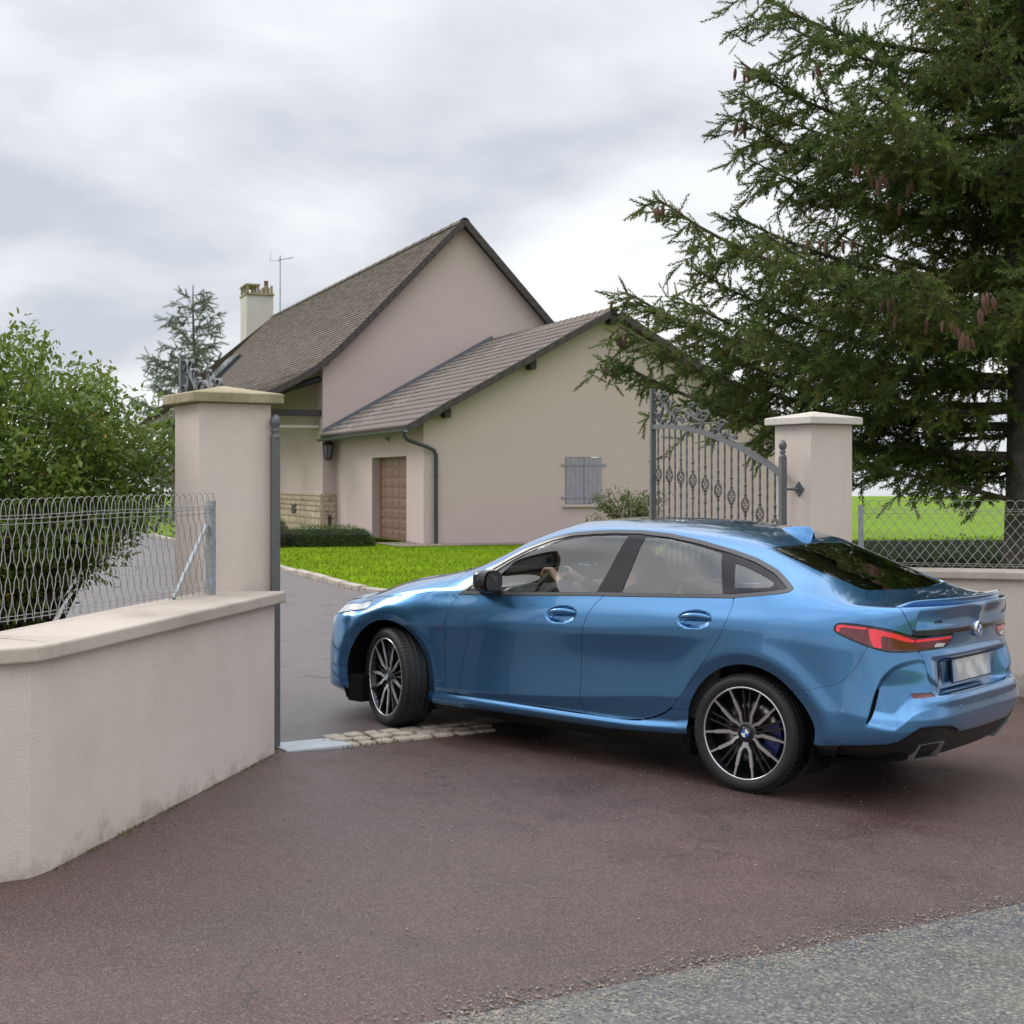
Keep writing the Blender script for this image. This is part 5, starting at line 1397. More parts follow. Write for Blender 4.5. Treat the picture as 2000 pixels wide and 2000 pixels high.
def quadrants(parent, r, c, axis):
    """blue and white quarters inside a roundel"""
    for q in range(4):
        m = MB(); pts = [(0, 0)] + [(r*math.cos(a), r*math.sin(a)) for a in np.linspace(q*PI/2, (q+1)*PI/2, 9)]
        if axis == 'Y': v = [(c[0]+p[0], c[1], c[2]+p[1]) for p in pts]
        else: v = [(c[0], c[1]+p[0], c[2]+p[1]) for p in pts]
        m.add(v, [(0, k, k+1) for k in range(1, 9)])
        m.build('emblem_quarter', M_WHITE if q % 2 == 0 else M_BLUE, parent)

wh = make_wheel()
WHEEL_Y = .872
def place_wheel(o, x, s, steer=0, spin=0):
    o.location = (x, s * WHEEL_Y, .322)
    o.rotation_euler = (0, 0, steer + (PI if s > 0 else 0))
    o.rotation_mode = 'XYZ'
    if spin:
        q = Quaternion((0, 0, 1), steer + (PI if s > 0 else 0)) @ Quaternion((0, 1, 0), spin)
        o.rotation_euler = q.to_euler()
place_wheel(wh, 2.67, -1, 0, math.radians(-1))
for x, s, st, sp in ((0.0, -1, math.radians(-22), math.radians(5)), (0.0, 1, math.radians(-22), .4), (2.67, 1, 0, .9)):
    c = copy_tree(wh, car); place_wheel(c, x, s, st, sp)

# ---------------------------------------------------------------- boot spoiler
rings = []
for y in np.linspace(-.715, .715, 49):
    a = abs(y)
    xl = float(pchip([0, .16, .35, .514, .62, .701, .73], [3.620, 3.615, 3.590, 3.540, 3.492, 3.444, 3.420], np.array([a]))[0])
    zl = float(pchip([0, .16, .514, .701, .73], [1.084, 1.084, 1.078, 1.064, 1.060], np.array([a]))[0])
    k = float(sstep(.735, .60, a)); h = .030 * k + .002; wdt = .10 * k + .02
    nx, ny = 1.0, .35 * (1 if y > 0 else -1) * float(sstep(.15, .6, a))
    def pt(d, z): return (xl + d*nx, y + d*ny*.6, z)
    rings.append([pt(-wdt, zl - .004 + .012*k), pt(-wdt*.55, zl + .25*h + .006), pt(-.015, zl + .85*h), pt(.006, zl + h), pt(.013, zl + h - .004), pt(.010, zl + h - .012), pt(-.004, zl - .010), pt(-.03, zl - .022)])
MB().loft(rings, smooth=True).build('spoiler', M_PAINT, trunk, fix=True)

# ---------------------------------------------------------------- small fittings
# roof fin
rg = []
for t in np.linspace(0, 1, 12):
    x = 2.395 + .20*t; zb = float(pchip(RX, RINGS[14][1], np.array([x]))[0]) - .006
    h = .062 * (t**.75) * (1 - max(0, t-.9)*5); w_ = .034*(1 - t*.35)
    rg.append([(x + .012*t, w_*math.cos(a)*(1 - .72*math.sin(a)**.7 if a < PI else 1), zb + (h+.006)*math.sin(a)) for a in np.linspace(0, PI, 11)])
MB().loft(rg, closed=False, smooth=True).build('antenna_fin', M_PAINT, car, fix=True)
# mirrors
def mirror(s):
    rt = link('door_mirror', None, car); rt.empty_display_size = .05
    def sup(cx, cy, cz, ax, ay, az, e, x0, x1, n=22, m=30):
        m_ = MB(); rgs = []
        for i in range(n + 1):
            t = -1 + 2*i/n; x = cx + ax*t
            if x < x0 - 1e-6 or x > x1 + 1e-6: continue
            k = max(1e-4, (1 - abs(t)**2.3))**(1/2.3)
            rgs.append([(x, s*(cy + ay*k*(abs(math.cos(a))**(2/e))*math.copysign(1, math.cos(a)) - .10*(x-cx)), cz + az*k*(abs(math.sin(a))**(2/e))*math.copysign(1, math.sin(a)) + .12*(math.cos(a))*.05) for a in np.linspace(0, 2*PI, m+1)[:-1]])
        return m_, rgs
    m_, rgs = sup(.905, .955, 1.025, .085, .092, .070, 2.9, .80, .905); m_.loft(rgs, smooth=True).build('mirror_cap', M_CAPBLK, rt, fix=True)
    m_, rgs = sup(.905, .955, 1.025, .085, .094, .072, 2.9, .900, .950); m_.loft(rgs, smooth=True).build('mirror_housing', M_GLOSSBLK, rt, fix=True)
    g = MB(); g.add([(.952, s*(.955 + .080*math.cos(a)*abs(math.cos(a))**-.3 - .005), 1.025 + .058*math.sin(a)*abs(math.sin(a))**-.3) for a in np.linspace(.01, 2*PI+.01, 33)[:-1]], [tuple(range(32))]); g.build('mirror_glass', M_MIRROR, rt)
    ar = MB(); ar.loft([[(x0, s*y, z) for x0, z in ((.80-.05*k, .928+.03*(1-k)), (.93-.02*k, .935+.025*(1-k)), (.92, .965), (.82-.04*k, .965))] for k, y in ((1, .835), (.5, .88), (0, .93))], smooth=False); ar.build('mirror_arm', M_GLOSSBLK, rt, fix=True)
mirror(-1); mirror(1)
# emblem on the boot lid
em = link('emblem', None, trunk); 
m_ = MB(); m_.lathe([(.041,-.014),(.041,.004),(.039,.007),(.036,.0065),(.0,.0065)], (3.622, 0, .928), n=40, axis='X', caps=False); m_.build('emblem_disc', M_GLOSSBLK, em, fix=True)
m_ = MB(); m_.lathe([(.0425,-.012),(.0425,.006),(.040,.0085),(.0385,.006)], (3.622, 0, .928), n=40, axis='X', caps=False); m_.build('emblem_ring', M_CHROME, em, fix=True)
quadrants(em, .026, (3.6295, 0, .928), 'X')
# number plate in its recess
pl = MB(); pl.box((0, 0, 0), (.006, .55, .118)); pl = pl.build('number_plate', M_PLATE, trunk, loc=(3.594, 0, .712), rot=(0, math.radians(-7), 0)); finish_bevel(pl, .008, 3)
fr_ = MB(); fr_.box((0, 0, 0), (.010, .565, .132)); fr_ = fr_.build('plate_holder', M_PLASTIC, trunk, loc=(3.587, 0, .712), rot=(0, math.radians(-7), 0))
for s in (-1, 1):
    m_ = MB(); m_.box((3.575, s*.10, .788), (.012, .05, .012)); m_.build('plate_light', M_LINER, trunk)
# badges
def text_mesh(body, size, name, material, parent, M):
    cu = bpy.data.curves.new(name, 'FONT'); cu.body = body; cu.size = size; cu.extrude = .0012; cu.align_x = 'CENTER'
    cu.shear = .25
    ob = bpy.data.objects.new(name, cu); COL.objects.link(ob)
    dg = bpy.context.evaluated_depsgraph_get(); me = bpy.data.meshes.new_from_object(ob.evaluated_get(dg))
    bpy.data.objects.remove(ob); me.materials.append(material)
    o = link(name, me, parent); o.matrix_local = M; return o
def surf_at(U, z, sgn=-1):
    """point and outward normal of the body at station U and height z"""
    i = int(np.argmin(abs(UC - U))); k = int(np.argmin(abs(GP[i, :, 2] - z) + (TV > TK[8]) * 9))
    p = Vector(_P[i, k]); n_ = Vector(NRM[i, k])
    if sgn > 0: p.y = -p.y; n_.y = -n_.y
    return p, n_
def badge(txt, U, z, sgn, size, material=M_BADGE, parent=None):
    p, n_ = surf_at(U, z, sgn)
    up = (Vector((0, 0, 1)) - n_ * n_.z).normalized(); rt = up.cross(n_)
    M = Matrix(((rt.x, up.x, n_.x, p.x + n_.x*.001), (rt.y, up.y, n_.y, p.y + n_.y*.001), (rt.z, up.z, n_.z, p.z + n_.z*.001), (0, 0, 0, 1)))
    return text_mesh(txt, size, 'badge', material, parent or car, M)
badge('xDRIVE', 3.80, .992, -1, .024, parent=trunk)
badge('M235i', 3.80, .990, 1, .032, M_DCHROME, parent=trunk)
badge('M', .455, .672, -1, .038, M_DCHROME)
badge('M', .455, .672, 1, .038, M_DCHROME)
# parking sensors
for U, z in ((3.20, .515), (3.60, .50), (3.95, .545)):
    p, n_ = surf_at(U, z); m_ = MB(); m_.lathe([(.010, 0), (.010, .0015), (.008, .0016)], n=16)
    o = m_.build('parking_sensor', M_PAINT, car, fix=True); o.rotation_euler = n_.to_track_quat('Z', 'Y').to_euler(); o.location = p + n_*.0004
# exhaust tips: slanted four-sided tubes let into the diffuser
for s in (-1, 1):
    out = [(.418, .270), (.472, .366), (.655, .362), (.605, .264)]
    c_ = (sum(p[0] for p in out)/4, sum(p[1] for p in out)/4)
    def rr_(k, dx):
        r = []
        for p in out:
            y, z = c_[0] + (p[0]-c_[0])*k, c_[1] + (p[1]-c_[1])*k
            r.append((3.588 - .30*(y-.42) + .80*(z-.28) + dx, s*y, z))
        return r
    m_ = MB(); m_.loft([rr_(1.0, -.14), rr_(1.0, -.002), rr_(.985, .003), rr_(.93, .002), rr_(.91, -.02), rr_(.90, -.13)], caps=False); tip = m_.build('exhaust_tip', M_EXH, car, fix=True)
    m_ = MB(); m_.add(rr_(.915, -.05), [(0, 1, 2, 3)]); m_.build('exhaust_inside', M_LINER, tip)
panel('diffuser_trim', inter(flank([(3.93, .420), (4.0, .398), (UMAX+.2, .393), (UMAX+.2, .381), (4.0, .384), (3.92, .405)], TK[6])), M_SATIN, offset=.003)

# ---------------------------------------------------------------- cabin
def seat(x, y, rear=False):
    st = link('seat', None, car); st.empty_display_size = .05
    def cushion(name, c, sz, tilt, e=4.0):
        m_ = MB(); rg = []
        for t in np.linspace(-1, 1, 13):
            k = max(1e-3, 1 - abs(t)**e)**(1/e)
            rg.append([(sz[0]*k*abs(math.cos(a))**(2/e)*math.copysign(1, math.cos(a)), sz[1]*k*abs(math.sin(a))**(2/e)*math.copysign(1, math.sin(a)), sz[2]*t) for a in np.linspace(0, 2*PI, 25)[:-1]])
        m_.loft(rg, smooth=True); return m_.build(name, M_SEAT, st, loc=c, rot=(0, tilt, 0), fix=True)
    cushion('seat_cushion', (x, y, .42), (.27, .26, .09), -.12)
    cushion('backrest', (x + .30, y, .72), (.085, .25, .34), .26)
    cushion('headrest', (x + .435, y, 1.13), (.05, .13, .085), .20)
for x, y in ((1.28, -.36), (1.28, .36)): seat(x, y)
seat(2.12, -.36); seat(2.12, .36)
m_ = MB(); rg = []
for y in np.linspace(-.72, .72, 13):
    rg.append([(.42, y, .70), (.52, y, .92), (.66, y, .95 + .02*math.exp(-((y+.36)/.2)**2)), (.80, y, .93), (.88, y, .84), (.84, y, .68), (.80, y, .5)])
m_.loft(rg, closed=True, smooth=True); m_.build('dashboard', M_CABIN, car, fix=True)
sw = link('steering_wheel', None, car, loc=(.955, -.37, .925), rot=(0, math.radians(-64), 0)); sw.empty_display_size = .05
m_ = MB(); rg = []
for a in np.linspace(0, 2*PI, 37)[:-1]:
    rg.append([((.182 + .015*math.cos(b))*math.cos(a), (.182 + .015*math.cos(b))*math.sin(a), .015*math.sin(b)) for b in np.linspace(0, 2*PI, 9)[:-1]])
m_.loft(rg + [rg[0]], caps=False, smooth=True); m_.build('steering_rim', M_CABIN, sw, fix=True)
m_ = MB(); m_.box((0, 0, -.01), (.05, .34, .02)); m_.box((-.08, 0, -.01), (.17, .05, .02)); m_.lathe([(.062,-.03),(.062,.01),(.05,.02)], n=20); m_.build('steering_hub', M_CABIN, sw, fix=True)
m_ = MB(); m_.bbox((2.62, -.62, .90), (3.15, .62, 1.00), .03); m_.build('parcel_shelf', M_CABIN, car)
for s in (-1, 1):
    m_ = MB(); m_.bbox((.75, min(s*.74, s*.80), .35), (2.45, max(s*.74, s*.80), .95), .02); m_.build('door_card', M_CABIN, car)
m_ = MB(); m_.bbox((.95, -.11, .25), (1.75, .11, .62), .03); m_.build('centre_console', M_CABIN, car)

# ---------------------------------------------------------------- foliage helpers
def orient(dirs, rolls):
    """rotation matrices whose y axis follows dirs"""
    d = dirs / np.linalg.norm(dirs, axis=1, keepdims=True)
    ref = np.where(np.abs(d[:, 2:3]) < .95, np.array([[0, 0, 1.]]), np.array([[1., 0, 0]]))
    x = np.cross(d, ref); x /= np.linalg.norm(x, axis=1, keepdims=True); z = np.cross(x, d)
    c, s = np.cos(rolls)[:, None], np.sin(rolls)[:, None]
    x2 = x*c + z*s; z2 = -x*s + z*c
    return np.stack([x2, d, z2], 2)
def stamp(name, tv, tt, pos, R, scale, material, parent=None, smooth=False):
    """copies of a small template, joined into one mesh"""
    n = len(pos); k = len(tv)
    V = np.einsum('nij,kj->nki', R, tv) * (scale[:, None, None] if np.ndim(scale) == 1 else scale[:, None, :]) + pos[:, None, :]
    T = (tt[None] + (np.arange(n) * k)[:, None, None]).reshape(-1, 3)
    return link(name, raw_mesh(name, V.reshape(-1, 3), T, material, smooth=smooth), parent)
LEAF_V = np.array([(0, 0, 0), (-.22, .35, .06), (0, .40, -.02), (.22, .35, .06), (-.16, .72, .03), (0, .75, -.05), (.16, .72, .03), (0, 1, -.10)], float)
LEAF_T = np.array([(0, 2, 1), (0, 3, 2), (1, 2, 5), (1, 5, 4), (2, 3, 6), (2, 6, 5), (4, 5, 7), (5, 6, 7)])
def leaf_mat(name, a, b, c, scale=6., rough=.38, spec=.4):
    m = mat(name, a, rough=rough, spec=spec); n, l, bs = nodes_of(m)
    tcn = n.new('ShaderNodeTexCoord'); v = tcn.outputs['Object']
    col = mixc(n, l, remap(n, l, add_noise(n, l, v, scale, 3), .38, .62), a, b)
    col = mixc(n, l, remap(n, l, add_noise(n, l, v, scale*6, 2), .58, .72, 0, .8), col, c)
    l.new(col, bs.inputs['Base Color'])
    tr = n.new('ShaderNodeBsdfTranslucent'); l.new(col, tr.inputs['Color'])
    mx = n.new('ShaderNodeMixShader'); mx.inputs[0].default_value = .38
    out = [q for q in n if q.type == 'OUTPUT_MATERIAL'][0]
    l.new(bs.outputs[0], mx.inputs[1]); l.new(tr.outputs[0], mx.inputs[2]); l.new(mx.outputs[0], out.inputs[0]); return m
M_LEAF = leaf_mat('shrub_leaf', (.095, .165, .030), (.170, .245, .038), (.28, .27, .055))
M_LEAFD = leaf_mat('hedge_leaf', (.055, .105, .020), (.095, .150, .028), (.13, .15, .04))
M_LEAFR = leaf_mat('rose_leaf', (.085, .135, .035), (.15, .16, .05), (.24, .10, .07))
M_BRNHEDGE = leaf_mat('bare_hedge', (.085, .060, .040), (.060, .050, .030), (.10, .08, .04))
M_BARK = mat('bark', (.075, .060, .050), rough=.95, noise=(9, .4), bump=(24, .8, .03), two=((.14, .12, .105), 3, .45, .7))
M_TWIG = mat('twig', (.060, .042, .030), rough=.9, noise=(15, .3))
M_NEEDLE = leaf_mat('spruce_needle', (.070, .118, .030), (.150, .190, .044), (.23, .155, .045), scale=1.6, rough=.5)
M_CONE = mat('spruce_cone', (.125, .062, .042), rough=.75, noise=(40, .4), bump=(120, .8, .006))

# ---------------------------------------------------------------- shrub behind the left fence
def shrub():
    rg = np.random.default_rng(11)
    base = (-3.42, 9.75, gz(-3.42, 9.75)); o = empty('garden_shrub', base, label='large rounded glossy green shrub behind the left wire fence', category='shrub')
    B = np.array(base); stems = MB(); tips = []; dirs = []
    C = np.array([0, 0, 1.50])
    for i in range(1050):
        # points in and on an uneven ball
        a = rg.uniform(0, 2*PI); cz_ = rg.uniform(-.92, 1); k = math.sqrt(1 - cz_*cz_)
        d = np.array([k*math.cos(a), k*math.sin(a), cz_])
        f = 1 + .10*math.sin(3*a + 2*cz_*2) + .08*math.sin(5*a + 7*cz_) + rg.normal(0, .05)
        r = f * (1 - .42*rg.random()**2.2)
        rad = np.array([1.12, .98, .84])
        p = C + d*rad*r
        if cz_ < -.1: p[:2] *= 1 - .62*(-cz_ - .1)
        tips.append(p); dirs.append(d + np.array([0, 0, .35]))
        if i % 4 == 0:
            s = np.array([rg.normal(0, .08), rg.normal(0, .08), 0]); mid = s*.4 + p*.55 + np.array([0, 0, .1])
            stems.tube([tuple(s), tuple(mid), tuple(p)], [.014, .009, .003], n=4, caps=False)
    stems.build('stem', M_TWIG, o)
    P, D = [], []
    for p, d in zip(tips, dirs):
        n_ = rg.integers(38, 56); d = d/np.linalg.norm(d)
        ext = rg.uniform(.08, .22)
        t = rg.random(n_); off = rg.normal(0, .075, (n_, 3))
        q = p + d[None]*(t[:, None]*ext - .08) + off*(1.25 - .7*t[:, None])
        P.append(q); D.append(d[None]*.7 + rg.normal(0, .75, (n_, 3)) + np.array([0, 0, -.15]))
    # a few long sprigs standing out of the top
    for i in range(14):
        a = rg.uniform(0, 2*PI); p = C + np.array([math.cos(a)*.75*rg.random(), math.sin(a)*.75*rg.random(), 0]); h = math.sqrt(max(.1, 1 - ((p-C)[:2]**2).sum()))*.90
        p = p + np.array([0, 0, h]); d = np.array([rg.normal(0, .4), rg.normal(0, .4), 1]); d /= np.linalg.norm(d); n_ = 14; t = np.linspace(0, 1, n_)
        P.append(p + d[None]*t[:, None]*rg.uniform(.08, .17) + rg.normal(0, .012, (n_, 3))); D.append(d[None]*.5 + rg.normal(0, .6, (n_, 3)))
    P = np.concatenate(P); D = np.concatenate(D); n_ = len(P)
    stamp('crown', LEAF_V, LEAF_T, P, orient(D, rg.uniform(-.9, .9, n_)), rg.uniform(.034, .066, n_), M_LEAF, o)
    # yellowing leaves low on the shrub
    k = 34; a = rg.uniform(-2.6, -.4, k); P = np.column_stack([np.cos(a)*.98, np.sin(a)*.98, rg.uniform(.55, 2.0, k)]); D = rg.normal(0, 1, (k, 3))
    stamp('autumn_leaves', LEAF_V, LEAF_T, P, orient(D, rg.uniform(-1, 1, k)), rg.uniform(.05, .08, k), mat('yellow_leaf', (.34, .20, .03), rough=.5), o)
shrub()

# ---------------------------------------------------------------- clipped hedges and the rose bush
def hedge(name, c, size, rz, n, material, label, seed, ground=None, cat='hedge', leaf=(.03, .05), core=.80):
    rg = np.random.default_rng(seed); z0 = gz(c[0], c[1]); o = empty(name, (c[0], c[1], z0), rz, label=label, category=cat)
    sx, sy, sz = size
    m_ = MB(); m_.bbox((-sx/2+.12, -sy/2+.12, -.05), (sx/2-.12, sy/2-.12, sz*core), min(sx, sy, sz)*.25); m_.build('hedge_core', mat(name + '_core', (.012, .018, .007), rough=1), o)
    e = 3.2; u = rg.normal(0, 1, (n, 3)); u[:, 2] = np.abs(u[:, 2]); u /= (np.abs(u)**e).sum(1)[:, None]**(1/e)
    P = u * np.array([sx/2, sy/2, sz]) * rg.uniform(.90, 1.02, (n, 1)); D = u + rg.normal(0, .7, (n, 3))
    P[:, 2] *= rg.random(n)**.12 * 1.0
    low = rg.random(n) < .45; P[low, 2] = rg.uniform(0, 1, low.sum()) * P[low, 2]
    stamp('foliage', LEAF_V, LEAF_T, P, orient(D, rg.uniform(-1, 1, n)), rg.uniform(*leaf, n), material, o)
    return o
HA = math.atan2(.354, .935)
hedge('box_hedge', (-4.50, 36.4), (2.30, .9, .54), HA - .12, 9000, M_LEAFD, 'low clipped dark green hedge on the lawn before the garage door', 21)
hedge('box_hedge', (-7.35, 42.6), (1.9, .8, .72), HA, 6000, M_LEAFD, 'small clipped green hedge against the stone plinth', 22)
hedge('box_hedge', (-5.75, 36.0), (.95, .8, .56), HA - .12, 4000, M_BRNHEDGE, 'brown bare clipped hedge next to the green one', 23)
hedge('field_hedge', (8.3, 21.0), (13.0, 1.0, .90), .10, 30000, M_LEAFD, 'long clipped dark hedge between the spruce and the bright field', 24, leaf=(.035, .06), core=.93)
def rose():
    rg = np.random.default_rng(5); c = (2.85, 36.2); o = empty('rose_bush', (*c, gz(*c)), label='straggly reddish rose bush against the gable wall', category='shrub')
    st = MB(); P, D = [], []
    for i in range(46):
        a = rg.uniform(0, 2*PI); h = rg.uniform(.5, 1.4); r = rg.uniform(.2, 1.15)
        p = [(0+.15*math.cos(a), .15*math.sin(a), 0), (.5*r*math.cos(a), .3*r*math.sin(a), h*.65), (r*math.cos(a), .6*r*math.sin(a), h)]
        st.tube(p, [.012, .009, .004], n=4, caps=False)
        n_ = 60; t = rg.uniform(.2, 1, n_); q = np.array(p[1])[None]*(1-t[:, None]) + np.array(p[2])[None]*t[:, None] + rg.normal(0, .09, (n_, 3)); P.append(q); D.append(rg.normal(0, 1, (n_, 3)))
    st.build('stem', M_TWIG, o); P = np.concatenate(P); D = np.concatenate(D); n_ = len(P)
    stamp('foliage', LEAF_V, LEAF_T, P, orient(D, rg.uniform(-1, 1, n_)), rg.uniform(.05, .10, n_), M_LEAFR, o)
rose()

# ---------------------------------------------------------------- spruces
def sprig_template(rg, nn=20, L=1.0):
    """a twig with needles all round, needles swept forward"""
    v, t = [], []
    for i in range(nn):
        y = L*(i+.5)/nn; a = i*2.4; r = .20*(1 - .5*(y/L)**3)
        d = np.array([math.cos(a)*r, .15, math.sin(a)*r]); b = np.array([0, y, 0]); w_ = np.array([-math.sin(a), .25, math.cos(a)])*.050
        k = len(v); v += [b - w_, b + w_, b + d]; t.append((k, k+1, k+2))
    k = len(v); v += [np.array([-.03, 0, 0]), np.array([.03, 0, 0]), np.array([0, L, 0])]; t.append((k, k+1, k+2))
    k = len(v); v += [np.array([0, 0, -.03]), np.array([0, 0, .03]), np.array([0, L, 0])]; t.append((k, k+1, k+2))
    return np.array(v), np.array(t)
def spruce(name, base, height, branches, label, seed, trunk_r, sprig=.15, dens=1.0, mats=None, wood_n=5):
    rg = np.random.default_rng(seed); o = empty(name, base, label=label, category='tree')
    MN, MBk = mats or (M_NEEDLE, M_BARK)
    tr = MB(); zs = np.linspace(0, height, 22)
    tr.tube([(.03*math.sin(z*.9), .03*math.cos(z*.7), z - .2) for z in zs], [trunk_r*(1.45 if z < .3 else 1.15 if z < .9 else 1.0)*(1 - .93*z/height) + .01 for z in zs], n=16); tr.build('trunk', MBk, o)
    wood = MB(); fine = MB(); P, D, S = [], [], []
    for (p0, p1, sag, up) in branches:
        p0 = np.array(p0); p1 = np.array(p1); L = np.linalg.norm(p1 - p0); n_ = max(6, int(L/.22))
        t = np.linspace(0, 1, n_ + 1); pts = p0[None]*(1-t[:, None]) + p1[None]*t[:, None]
        pts[:, 2] -= sag*np.sin(PI*t)*L; pts[:, 2] += up*np.clip(t - .78, 0, 1)**2*L*6
        pts[:, :2] += rg.normal(0, .012*L**.5, (n_+1, 2)).cumsum(0)*np.sin(PI*t)[:, None]
        r0 = .010 + .0095*L
        wood.tube([tuple(p) for p in pts], [r0*(1 - .85*q) + .003 for q in t], n=5, caps=False)
        ax = (p1 - p0)/L; sidev = np.cross(ax, [0, 0, 1]); sidev /= np.linalg.norm(sidev) + 1e-9
        # side shoots, drooping
        step = .062/dens; m = int(L*.93/step)
        for k in range(m):
            tt = .10 + .90*(k + rg.random())/m
            if rg.random() < .06: continue
            b = np.array([np.interp(tt, t, pts[:, c]) for c in range(3)])
            ls = (.14 + .62*min(1, L/3.2)*math.sin(PI*min(.80, (1-tt)*1.05 + .08))**.8)*rg.uniform(.55, 1.15)*min(1., L/2.0)**.5
            s = 1 if k % 2 else -1
            d = sidev*s*rg.uniform(.35, 1.0) + ax*rg.uniform(.25, .8) + np.array([0, 0, rg.uniform(-.60, .22)])
            d /= np.linalg.norm(d); droop = rg.uniform(.15, .55)
            q = np.linspace(0, 1, 5); sp = b[None] + d[None]*(q*ls)[:, None]; sp[:, 2] -= droop*ls*q**2*.6
            fine.tube([tuple(p) for p in sp], [.006, .005, .004, .003, .002], n=3, caps=False)
            ns = max(2, int(ls/.040*dens))
            for j in range(ns):
                qq = (j + rg.random())/ns; pb = np.array([np.interp(qq, q, sp[:, c]) for c in range(3)])
                dd = d*rg.uniform(.5, 1) + rg.normal(0, .42, 3) + np.array([0, 0, .10 - .50*rg.random()])
                P.append(pb); D.append(dd); S.append(sprig*rg.uniform(.6, 1.25))
        for k in range(int(L/.07*dens)):                              # needles along the branch itself
            tt = .25 + .75*rg.random(); b = np.array([np.interp(tt, t, pts[:, c]) for c in range(3)])
            P.append(b); D.append(ax + rg.normal(0, .5, 3) + np.array([0, 0, .1])); S.append(sprig*rg.uniform(.6, 1.1))
    wood.build('limbs', MBk, o); fine.build('twigs', M_TWIG if MBk is M_BARK else MBk, o)
    P = np.array(P); D = np.array(D); S = np.array(S); tv, tt = sprig_template(rg)
    stamp('crown', tv, tt, P, orient(D, rg.uniform(0, 6.28, len(P))), S, MN, o)
    return o, len(P)
TB = np.array([5.25, 15.0, gz(5.25, 15.0)])
def at(px, py, Y): return np.array([(px-1000)*Y/2917, Y, EYE - (py-940)*Y/2917])
rgs = np.random.default_rng(42); br = []
# the long limbs reaching out over the gate, each with its own depth
LIMBS = [(1462, -20, 14.6, .0), (1446, 130, 14.3, .0), (1462, 198, 15.2, .0), (1446, 240, 14.7, .0), (1462, 318, 15.4, .0), (1288, 402, 14.5, .0), (1375, 546, 15.0, .0), (1222, 582, 16.4, .0),
         (1322, 590, 16.6, .0), (1210, 650, 16.6, .0), (1190, 708, 16.3, .0), (1500, 470, 13.6, .0), (1540, 60, 13.9, .0), (1610, 250, 13.4, .0), (1400, 770, 16.9, .0), (1560, 690, 13.9, .0), (1470, 640, 14.1, .0), (1620, 560, 13.3, .0), (1350, 660, 17.0, .0), (1440, 430, 16.2, .0)]
for tx, ty, Y, _ in LIMBS:
    tip = at(tx, ty, Y) - TB; at_y = ty + .215*(2015 - tx) + rgs.uniform(-15, 15)
    root = np.array([0, 0, EYE - (at_y - 940)*15/2917 - TB[2]])
    br.append((root, tip, rgs.uniform(.05, .09), .05))
br.append((np.array([-.05, 0, at(2000, 985, 15)[2] - TB[2]]), at(1655, 898, 14.7) - TB, .0, .0))
br.append((np.array([-.05, 0, at(2000, 900, 15)[2] - TB[2]]), at(1690, 862, 15.3) - TB, .03, .02))
br.append((np.array([-.05, 0, at(2000, 930, 15)[2] - TB[2]]), at(1640, 800, 15.8) - TB, .04, .02))
H_ = 13.0
for i in range(150):
    z = 1.2 + (H_ - 1.6)*(i/150)**1.15; a = i*2.399 + rgs.normal(0, .25); ln = 3.9*(1 - z/H_)**.75*rgs.uniform(.7, 1.05) + .25
    if math.cos(a) < -.75 and abs(math.sin(a)) < .6 and z < 7: continue      # the limbs above fill that side
    if z < 3.0: continue
    br.append((np.array([0, 0, z]), np.array([ln*math.cos(a), ln*math.sin(a), z + ln*rgs.uniform(.05, .32)]), rgs.uniform(.05, .12), .05))
for i in range(46):                                                    # short leafy shoots hiding the stem
    z = 1.7 + 5.2*rgs.random(); a = PI + rgs.normal(0, .9); ln = rgs.uniform(.6, 1.5)
    br.append((np.array([0, 0, z]), np.array([ln*math.cos(a), ln*math.sin(a), z + ln*rgs.uniform(-.15, .25)]), .08, .03))
big, nspr = spruce('spruce_tree', TB, H_, br, 'tall dark spruce with hanging cones reaching over the gate', 8, .34, sprig=.175, dens=1.0)
print('sprigs', nspr)
# hanging cones
cm = MB(); prof = [(.0, 0), (.010, -.004), (.017, -.02), (.019, -.05), (.017, -.085), (.010, -.115), (.0, -.125)]
rings = []
for k in range(15):
    t = k/14; z = -.125*t; r = .019*math.sin(PI*min(.98, .08 + .9*t))**.6*(1 + .14*(k % 2)); rings.append([(r*math.cos(a + k*.4), r*math.sin(a + k*.4), z) for a in np.linspace(0, 2*PI, 8)[:-1]])
cm.loft(rings, smooth=False); cmesh = cm.mesh('cone', M_CONE)
for (px, py, Y, n_) in ((1450, 138, 14.3, 3), (1468, 200, 15.0, 4), (1452, 240, 14.6, 4), (1682, 325, 13.5, 4), (1712, 348, 13.5, 6), (1778, 358, 13.7, 2), (1290, 408, 14.4, 3), (1594, 470, 13.6, 3), (1648, 468, 13.9, 2), (1222, 585, 16.2, 2),
                       (1295, 606, 16.4, 4), (1212, 655, 16.4, 5), (1192, 715, 16.2, 3), (1738, 585, 13.3, 3), (1756, 612, 13.3, 2), (1932, 578, 12.7, 7), (1914, 605, 12.7, 3), (1862, 636, 12.8, 4), (1884, 655, 12.8, 5), (1600, 130, 14.0, 3), (1806, 620, 13.4, 1), (1745, 390, 14.0, 2)):
    for k in range(n_):
        p = at(px + rgs.normal(0, 9), py + rgs.normal(0, 5), Y + rgs.normal(0, .06)) - TB
        o = link('cone', cmesh, big, loc=tuple(p), rot=(rgs.normal(0, .12), rgs.normal(0, .12), rgs.uniform(0, 6))); s = rgs.uniform(.75, 1.15)*.95; o.scale = (s, s, s*1.1)
